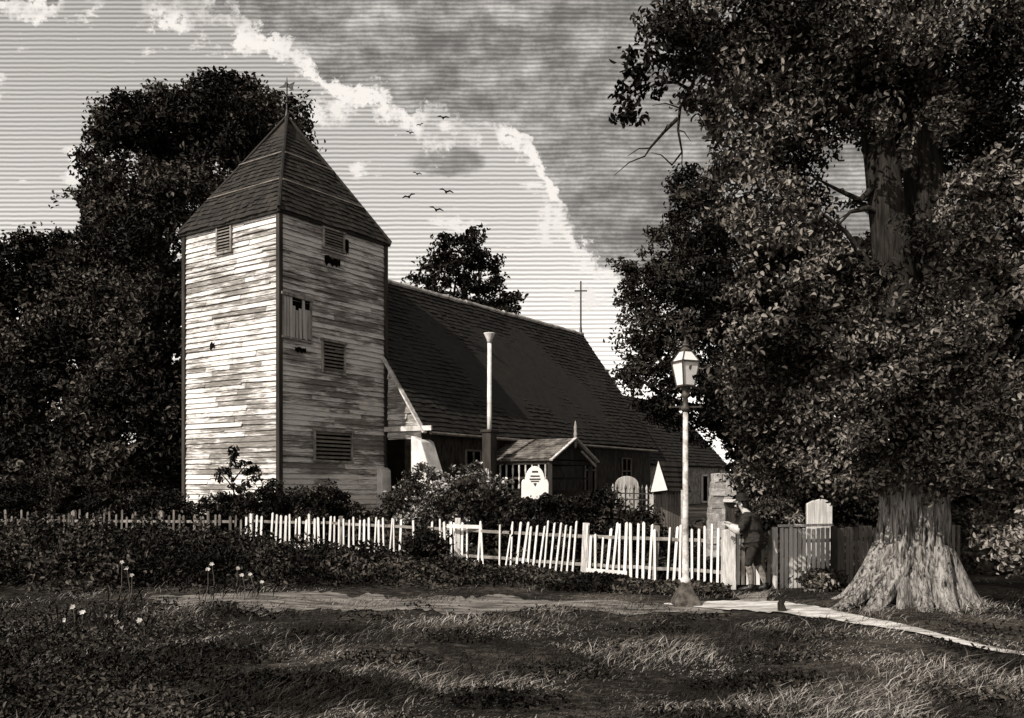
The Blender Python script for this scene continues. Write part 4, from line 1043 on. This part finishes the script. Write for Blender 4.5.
# grass
def blades(x, y, h, lean, wdt):
    n = len(x); b = np.stack([x, y, G(x, y) - .01], -1); a = rng.uniform(0, 2 * np.pi, n); d = np.stack([np.cos(a), np.sin(a), 0 * a], -1)
    ln = rng.normal(0, 1, (n, 3)) * lean + np.array([lean * .9, 0, 0]); ln[:, 2] = 0
    hh = h[:, None]; mid = b + ln * hh * .45 + np.array([0, 0, 1]) * hh * .6; tip = b + ln * hh * 1.25 + np.array([0, 0, 1]) * hh * .95
    w = (wdt * rng.uniform(.7, 1.4, n))[:, None]
    return np.stack([b - d * w, mid + d * w * .9, tip, mid - d * w * .9], 1)
def on_path(X, Y):
    pp = [(664, 15.8, .05), (700, 15.7, .40), (750, 15.45, .78), (795, 15.1, .78), (835, 14.4, .60), (880, 13.5, .44), (950, 12.3, .30), (1040, 11.3, .2), (1200, 10.3, .16), (1500, 9.0, .2), (2200, 7.4, .3), (3200, 6.2, .4)]
    xs = [X_of(p, y) for p, y, w in pp]; yc = np.interp(X, xs, [y for p, y, w in pp], left=99); ww = np.interp(X, xs, [w for p, y, w in pp]); return (Y - yc < ww * 1.05) & (Y - yc > -ww * 1.05 - .55)
def on_track(X, Y):
    pp = [(120, 16.4, .5), (220, 16.2, .95), (330, 16.0, 1.15), (430, 16.0, 1.1), (540, 15.6, .75), (640, 15.4, .55), (720, 15.2, .4)]
    xs = [X_of(p, y) for p, y, w in pp]; yc = np.interp(X, xs, [y for p, y, w in pp], left=99); ww = np.interp(X, xs, [w for p, y, w in pp]); return np.abs(Y - yc) < ww
x, y, px = scatter(215000, -160, 1420, 6.4, 19.5, lambda p, Y, X: ((~on_path(X, Y)) | (rng.uniform(0, 1, len(p)) < np.interp(p, [720, 840, 960], [.06, .35, .85]))) & (Y < np.interp(X, FX, FY) - .2) & ((~on_track(X, Y)) | (rng.uniform(0, 1, len(p)) < .8)) & (np.hypot(X - tx, Y - ty) > .75)
                & (rng.uniform(0, 1, len(p)) < .45 + .55 * (np.sin(X * 1.3 + Y) * np.cos(Y * 1.9 - .6 * X) > -.25)))
h = np.clip(rng.gamma(3, .025, len(x)), .02, .28) * (.8 + .5 * np.sin(x * 1.1 - y * 1.7))
q = quads_mesh('grass', blades(x, y, np.clip(h * .8, .02, .24), .7, .006), M['grass']); tag(q, 'rough dry grass over the foreground', 'grass', kind='stuff')
def clumps(n, x0, x1, y0, y1, hmax, dens, label):
    X, Y, p = scatter(n, x0, x1, y0, y1, lambda p, Y, X: (~on_path(X, Y)) & (rng.uniform(0, 1, len(p)) < dens(p, Y, X)))
    P = np.stack([X, Y, G(X, Y) + rng.uniform(0, 1, len(X)) * hmax(p, Y)], -1)
    return tag(quads_mesh('undergrowth', leaf_quads(P, .055, np.tile(np.array([[-.2, -.4, .8]]), (len(P), 1)), .6), M['weed']), label, 'undergrowth', kind='stuff')
clumps(110000, -120, 1400, 6.6, 15.2, lambda p, Y: .10 + .16 * sstep(300, 60, p), lambda p, Y, X: np.clip(.15 + .75 * sstep(330, 120, p) + .9 * (np.sin(X * 1.9 + 1.3 * Y) * np.sin(Y * 2.7 - .8 * X) - .25), 0, 1), 'low dark weeds among the foreground grass')
# flowering plants in the foreground
def flower_plant(label, pts, Y, nblade=26, spread=.35, petal=.035):
    cx_ = X_of(np.mean([p for p, _ in pts]), Y); z0 = g1(cx_, Y); r = empty('wildflower', Vector((cx_, Y, z0)), label, 'flower', 'white wildflowers in the grass')
    xb = rng.normal(cx_, spread * .6, nblade); yb = rng.normal(Y, .15, nblade); q_ = blades(xb, yb, rng.uniform(.25, .55, nblade), .3, .014); quads_mesh('leaves', q_, M['weed'], r)
    for (px, py) in pts:
        t = at(px, py, Y + random.uniform(-.1, .1)); b_ = Vector((t.x + random.uniform(-.12, .12), t.y, g1(t.x, t.y)))
        mb = MB(); mb.tube([b_, b_.lerp(t, .5) + Vector((.03, 0, 0)), t], [.009, .007, .006], 5); mb.build('stem', M['stem'], r)
        mb = MB(); n_ = random.randint(5, 7)
        for i in range(n_):
            a = 2 * math.pi * i / n_ + random.uniform(-.2, .2); dv_ = Vector((math.cos(a), -.35 + .5 * math.sin(a), .75 * math.sin(a))) * petal * random.uniform(.9, 1.4); sd = dv_.cross(Vector((0, -1, .3))).normalized() * petal * .42
            mb.mesh([t, t + dv_ * .6 + sd, t + dv_ * 1.15, t + dv_ * .6 - sd], [(0, 1, 2, 3)])
        mb.build('flower_head', M['petal'], r)
flower_plant('tall white flowers at the left corner of the foreground', [(64, 620), (73, 607), (83, 612), (113, 616), (117, 622), (122, 628), (140, 620)], 12.6, 70, .75, .036)
flower_plant('pale drooping flowers in the dark weeds left of the grass track', [(122, 562), (127, 568), (132, 575)], 15.4, 22, .3, .034)
flower_plant('pair of pale flowers in the weeds below the white tower', [(208, 569), (212, 564)], 15.8, 20, .25, .034)
flower_plant('pale flower cluster left of the trodden track', [(238, 568), (242, 575), (250, 574), (262, 582)], 15.8, 22, .3, .034)
# small stump by the path
sx = X_of(782, 14.75); mb = MB(); b_ = Vector((sx, 14.75, g1(sx, 14.75)))
mb.tube([b_ + Vector((0, 0, -.05)), b_ + Vector((.0, 0, .05)), b_ + Vector((-.02, 0, .14)), b_ + Vector((.01, 0, .2)), b_ + Vector((.0, 0, .225))], [.085, .07, .055, .05, .02], 9)
st = mb.build_top('stump', M['bark_dark'], b_, True); tag(st, 'little dark stump at the near edge of the bright path', 'stump')

# ------------------------------------------------------------------ birds
BIRDS = [(410, 133, 8, 10, 'small dark bird flying high left of the cloud edge, near its twin'), (420, 125, 7, -14, 'small bird just above and right of the leftmost bird'), (443, 118, 11, 6, 'topmost dark bird against the grey cloud'), (417, 174, 9, 12, 'single bird in the middle of the flock with dipped wings'),
         (409, 197, 13, -18, 'bird with widely raised wings, lowest at the left'), (446, 192, 14, 14, 'bird gliding at the right of the lower three'), (436, 210, 14, 16, 'lowest bird of the flock, just above the round tree')]
for (px, py, sz, roll, lab) in BIRDS:
    Y = 62; c = at(px, py, Y); s = sz / F * Y / 2; mb = MB(); ca, sa = math.cos(R(-roll)), math.sin(R(-roll))
    def bw(x, y, z): return c + Vector((x * ca - z * sa, y, x * sa + z * ca)) * s
    mb.tube([bw(-.1, -.55, 0), bw(0, -.3, .02), bw(0, .1, .0), bw(0, .5, .02), bw(.03, .75, .03)], [s * .03, s * .13, s * .16, s * .09, s * .04], 8)
    for sg in (-1, 1):
        ro = [(0, -.25, .04), (sg * .5, -.32, .34), (sg * 1.05, .1, .26)]; tr_ = [(0, .25, .02), (sg * .48, .2, .30), (sg * 1.0, .25, .24)]
        for i in range(2):
            a, b2, c2, d2 = bw(*ro[i]), bw(*ro[i + 1]), bw(*tr_[i + 1]), bw(*tr_[i]); th = Vector((0, 0, -s * .06))
            mb.hexa([a, b2, c2, d2], [a + th, b2 + th, c2 + th, d2 + th])
    o = mb.build_top('bird', M['bird'], c); tag(o, lab, 'bird', 'birds flying over the church')

# ------------------------------------------------------------------ light, sky, camera
SUN_DIR = Vector((-.70, -.714, 0)).normalized(); EL = R(40)
sd = bpy.data.lights.new('sun', 'SUN'); sd.energy = 4.2; sd.angle = R(.5); sd.color = (1, .955, .89)
so = bpy.data.objects.new('sun', sd); COL.objects.link(so); so.location = (-20, -20, 30)
tosun = Vector((SUN_DIR.x * math.cos(EL), SUN_DIR.y * math.cos(EL), math.sin(EL)))
so.rotation_euler = tosun.to_track_quat('Z', 'Y').to_euler()

wd = bpy.data.worlds.new('World'); SC.world = wd; wd.use_nodes = True
nt = NT(wd.node_tree); bg = wd.node_tree.nodes['Background']; bg.inputs['Strength'].default_value = .1
sky = nt.n('ShaderNodeTexSky', sky_type='NISHITA'); sky.sun_disc = False; sky.sun_elevation = EL
sky.sun_rotation = math.atan2(SUN_DIR.x, SUN_DIR.y)
bw_ = nt.n('ShaderNodeRGBToBW'); nt.l(sky.outputs[0], bw_.inputs[0])
gen = nt.n('ShaderNodeTexCoord').outputs['Generated']
sep = nt.n('ShaderNodeSeparateXYZ'); nt.l(gen, sep.inputs[0])
ay = nt.m('MAXIMUM', nt.m('ABSOLUTE', sep.outputs[1]), .08)
u = nt.m('DIVIDE', sep.outputs[0], ay); v = nt.m('DIVIDE', sep.outputs[2], ay)
cmb = nt.n('ShaderNodeCombineXYZ'); nt.l(u, cmb.inputs[0]); nt.l(v, cmb.inputs[1]); uv = cmb.outputs[0]
# the lower edge of the big grey cloud bank: height of the edge over the azimuth
n_big = nt.noise(uv, 8, 6, .62); n_fine = nt.noise(uv, 30, 6, .72); n_st = nt.noise(nt.mapping(uv, (1, 2.6, 1)), 9, 7, .64)
fc_ = nt.n('ShaderNodeFloatCurve'); cv = fc_.mapping.curves[0]
EDGE = [(-400, 20), (150, 10), (250, 28), (290, 46), (340, 72), (375, 92), (405, 116), (440, 130), (490, 134), (530, 142), (552, 182), (565, 225), (590, 262), (640, 300), (800, 380), (1400, 420)]
pts_ = [((p + 400) / 1800, .5 + (485 - y) / 900 * .9) for p, y in EDGE]
while len(cv.points) < len(pts_): cv.points.new(.5, .5)
for q, (a, b_) in zip(cv.points, pts_): q.location = (a, b_); q.handle_type = 'AUTO'
fc_.mapping.update()
nt.l(nt.m('DIVIDE', nt.m('ADD', nt.m('MULTIPLY', u, 900), 912), 1800, clamp=True), fc_.inputs['Value'])
vedge = nt.m('DIVIDE', nt.m('SUBTRACT', fc_.outputs[0], .5), .9)
sdist = nt.m('SUBTRACT', v, vedge)
sdist = nt.m('ADD', sdist, nt.m('MULTIPLY', nt.m('SUBTRACT', n_big, .5), .17))
sdist = nt.m('ADD', sdist, nt.m('MULTIPLY', nt.m('SUBTRACT', n_fine, .5), .12))
def blob(px, py, rx, ry):
    a = nt.m('DIVIDE', nt.m('SUBTRACT', u, (px - 512) / 900), rx / 900); b_ = nt.m('DIVIDE', nt.m('SUBTRACT', v, (485 - py) / 900), ry / 900)
    d = nt.m('SQRT', nt.m('ADD', nt.m('MULTIPLY', a, a), nt.m('MULTIPLY', b_, b_)))
    return nt.m('ADD', nt.m('SUBTRACT', 1, d), nt.m('ADD', nt.m('MULTIPLY', nt.m('SUBTRACT', n_big, .5), 1.5), nt.m('MULTIPLY', nt.m('SUBTRACT', n_fine, .5), .9)))
small = blob(450, 160, 46, 18)
cloud = nt.m('MAXIMUM', nt.smooth(sdist, -.002, .012), nt.m('MULTIPLY', nt.smooth(small, .0, .35), .8))
edge = nt.m('MULTIPLY', nt.smooth(sdist, -.022, -.010), nt.m('SUBTRACT', 1, nt.smooth(sdist, .0, .014)))
edge = nt.m('MULTIPLY', edge, nt.smooth(n_big, .40, .53))
wisp = nt.smooth(nt.m('ADD', n_st, nt.m('MULTIPLY', n_fine, .3)), .74, .82)
wisp = nt.m('MAXIMUM', wisp, nt.m('MULTIPLY', nt.smooth(nt.m('MAXIMUM', nt.m('MAXIMUM', blob(550, 225, 22, 45), blob(585, 300, 40, 26)), nt.m('MAXIMUM', blob(330, 112, 30, 20), blob(282, 46, 26, 10))), .15, .6), nt.smooth(n_fine, .42, .58)))
wob = nt.m('ADD', nt.m('MULTIPLY', nt.m('SUBTRACT', n_big, .5), nt.m('MULTIPLY', cloud, .008)), nt.m('MULTIPLY', nt.m('SUBTRACT', n_fine, .5), .0018))
lines = nt.m('SINE', nt.m('MULTIPLY', nt.m('ADD', v, wob), 900 / 4.5 * 2 * math.pi))
lines = nt.m('MULTIPLY', lines, nt.m('ADD', .55, nt.m('MULTIPLY', n_fine, .9)))
clear = nt.m('MULTIPLY', bw_.outputs[0], 1.9)
clear = nt.m('MULTIPLY', clear, nt.m('ADD', 1.0, nt.m('MULTIPLY', lines, .36)))
grey = nt.m('ADD', 1.4, nt.m('MULTIPLY', nt.smooth(nt.m('ADD', nt.m('MULTIPLY', n_st, .55), nt.m('MULTIPLY', n_fine, .45)), .38, .68), 3.0))
grey = nt.m('MULTIPLY', grey, nt.m('ADD', 1.0, nt.m('MULTIPLY', lines, .30)))
def fmix(f, a, b):
    return nt.m('ADD', nt.m('MULTIPLY', a, nt.m('SUBTRACT', 1, f)), nt.m('MULTIPLY', b, f))
val = fmix(cloud, clear, grey)
val = fmix(nt.m('MULTIPLY', wisp, nt.m('SUBTRACT', 1, nt.m('MULTIPLY', cloud, .85))), val, 7.2)
val = fmix(edge, val, 7.6)
tint = nt.n('ShaderNodeCombineXYZ')
nt.l(nt.m('MULTIPLY', val, 1.03), tint.inputs[0]); nt.l(nt.m('MULTIPLY', val, .975), tint.inputs[1]); nt.l(nt.m('MULTIPLY', val, .915), tint.inputs[2])
nt.l(tint.outputs[0], bg.inputs['Color'])

cam = bpy.data.cameras.new('camera'); co = bpy.data.objects.new('camera', cam); COL.objects.link(co); SC.camera = co
co.location = (0, 0, EYE); co.rotation_euler = (R(90), 0, 0)
cam.sensor_width = 36; cam.lens = 36 * F / 1024; cam.shift_y = (HY - 359) / 1024; cam.clip_start = .1; cam.clip_end = 3000
vs = SC.view_settings; vs.view_transform = 'Standard'; vs.look = 'None'; vs.exposure = .3; vs.gamma = 1; vs.use_curve_mapping = False
SC.render.resolution_x = 1024; SC.render.resolution_y = 718
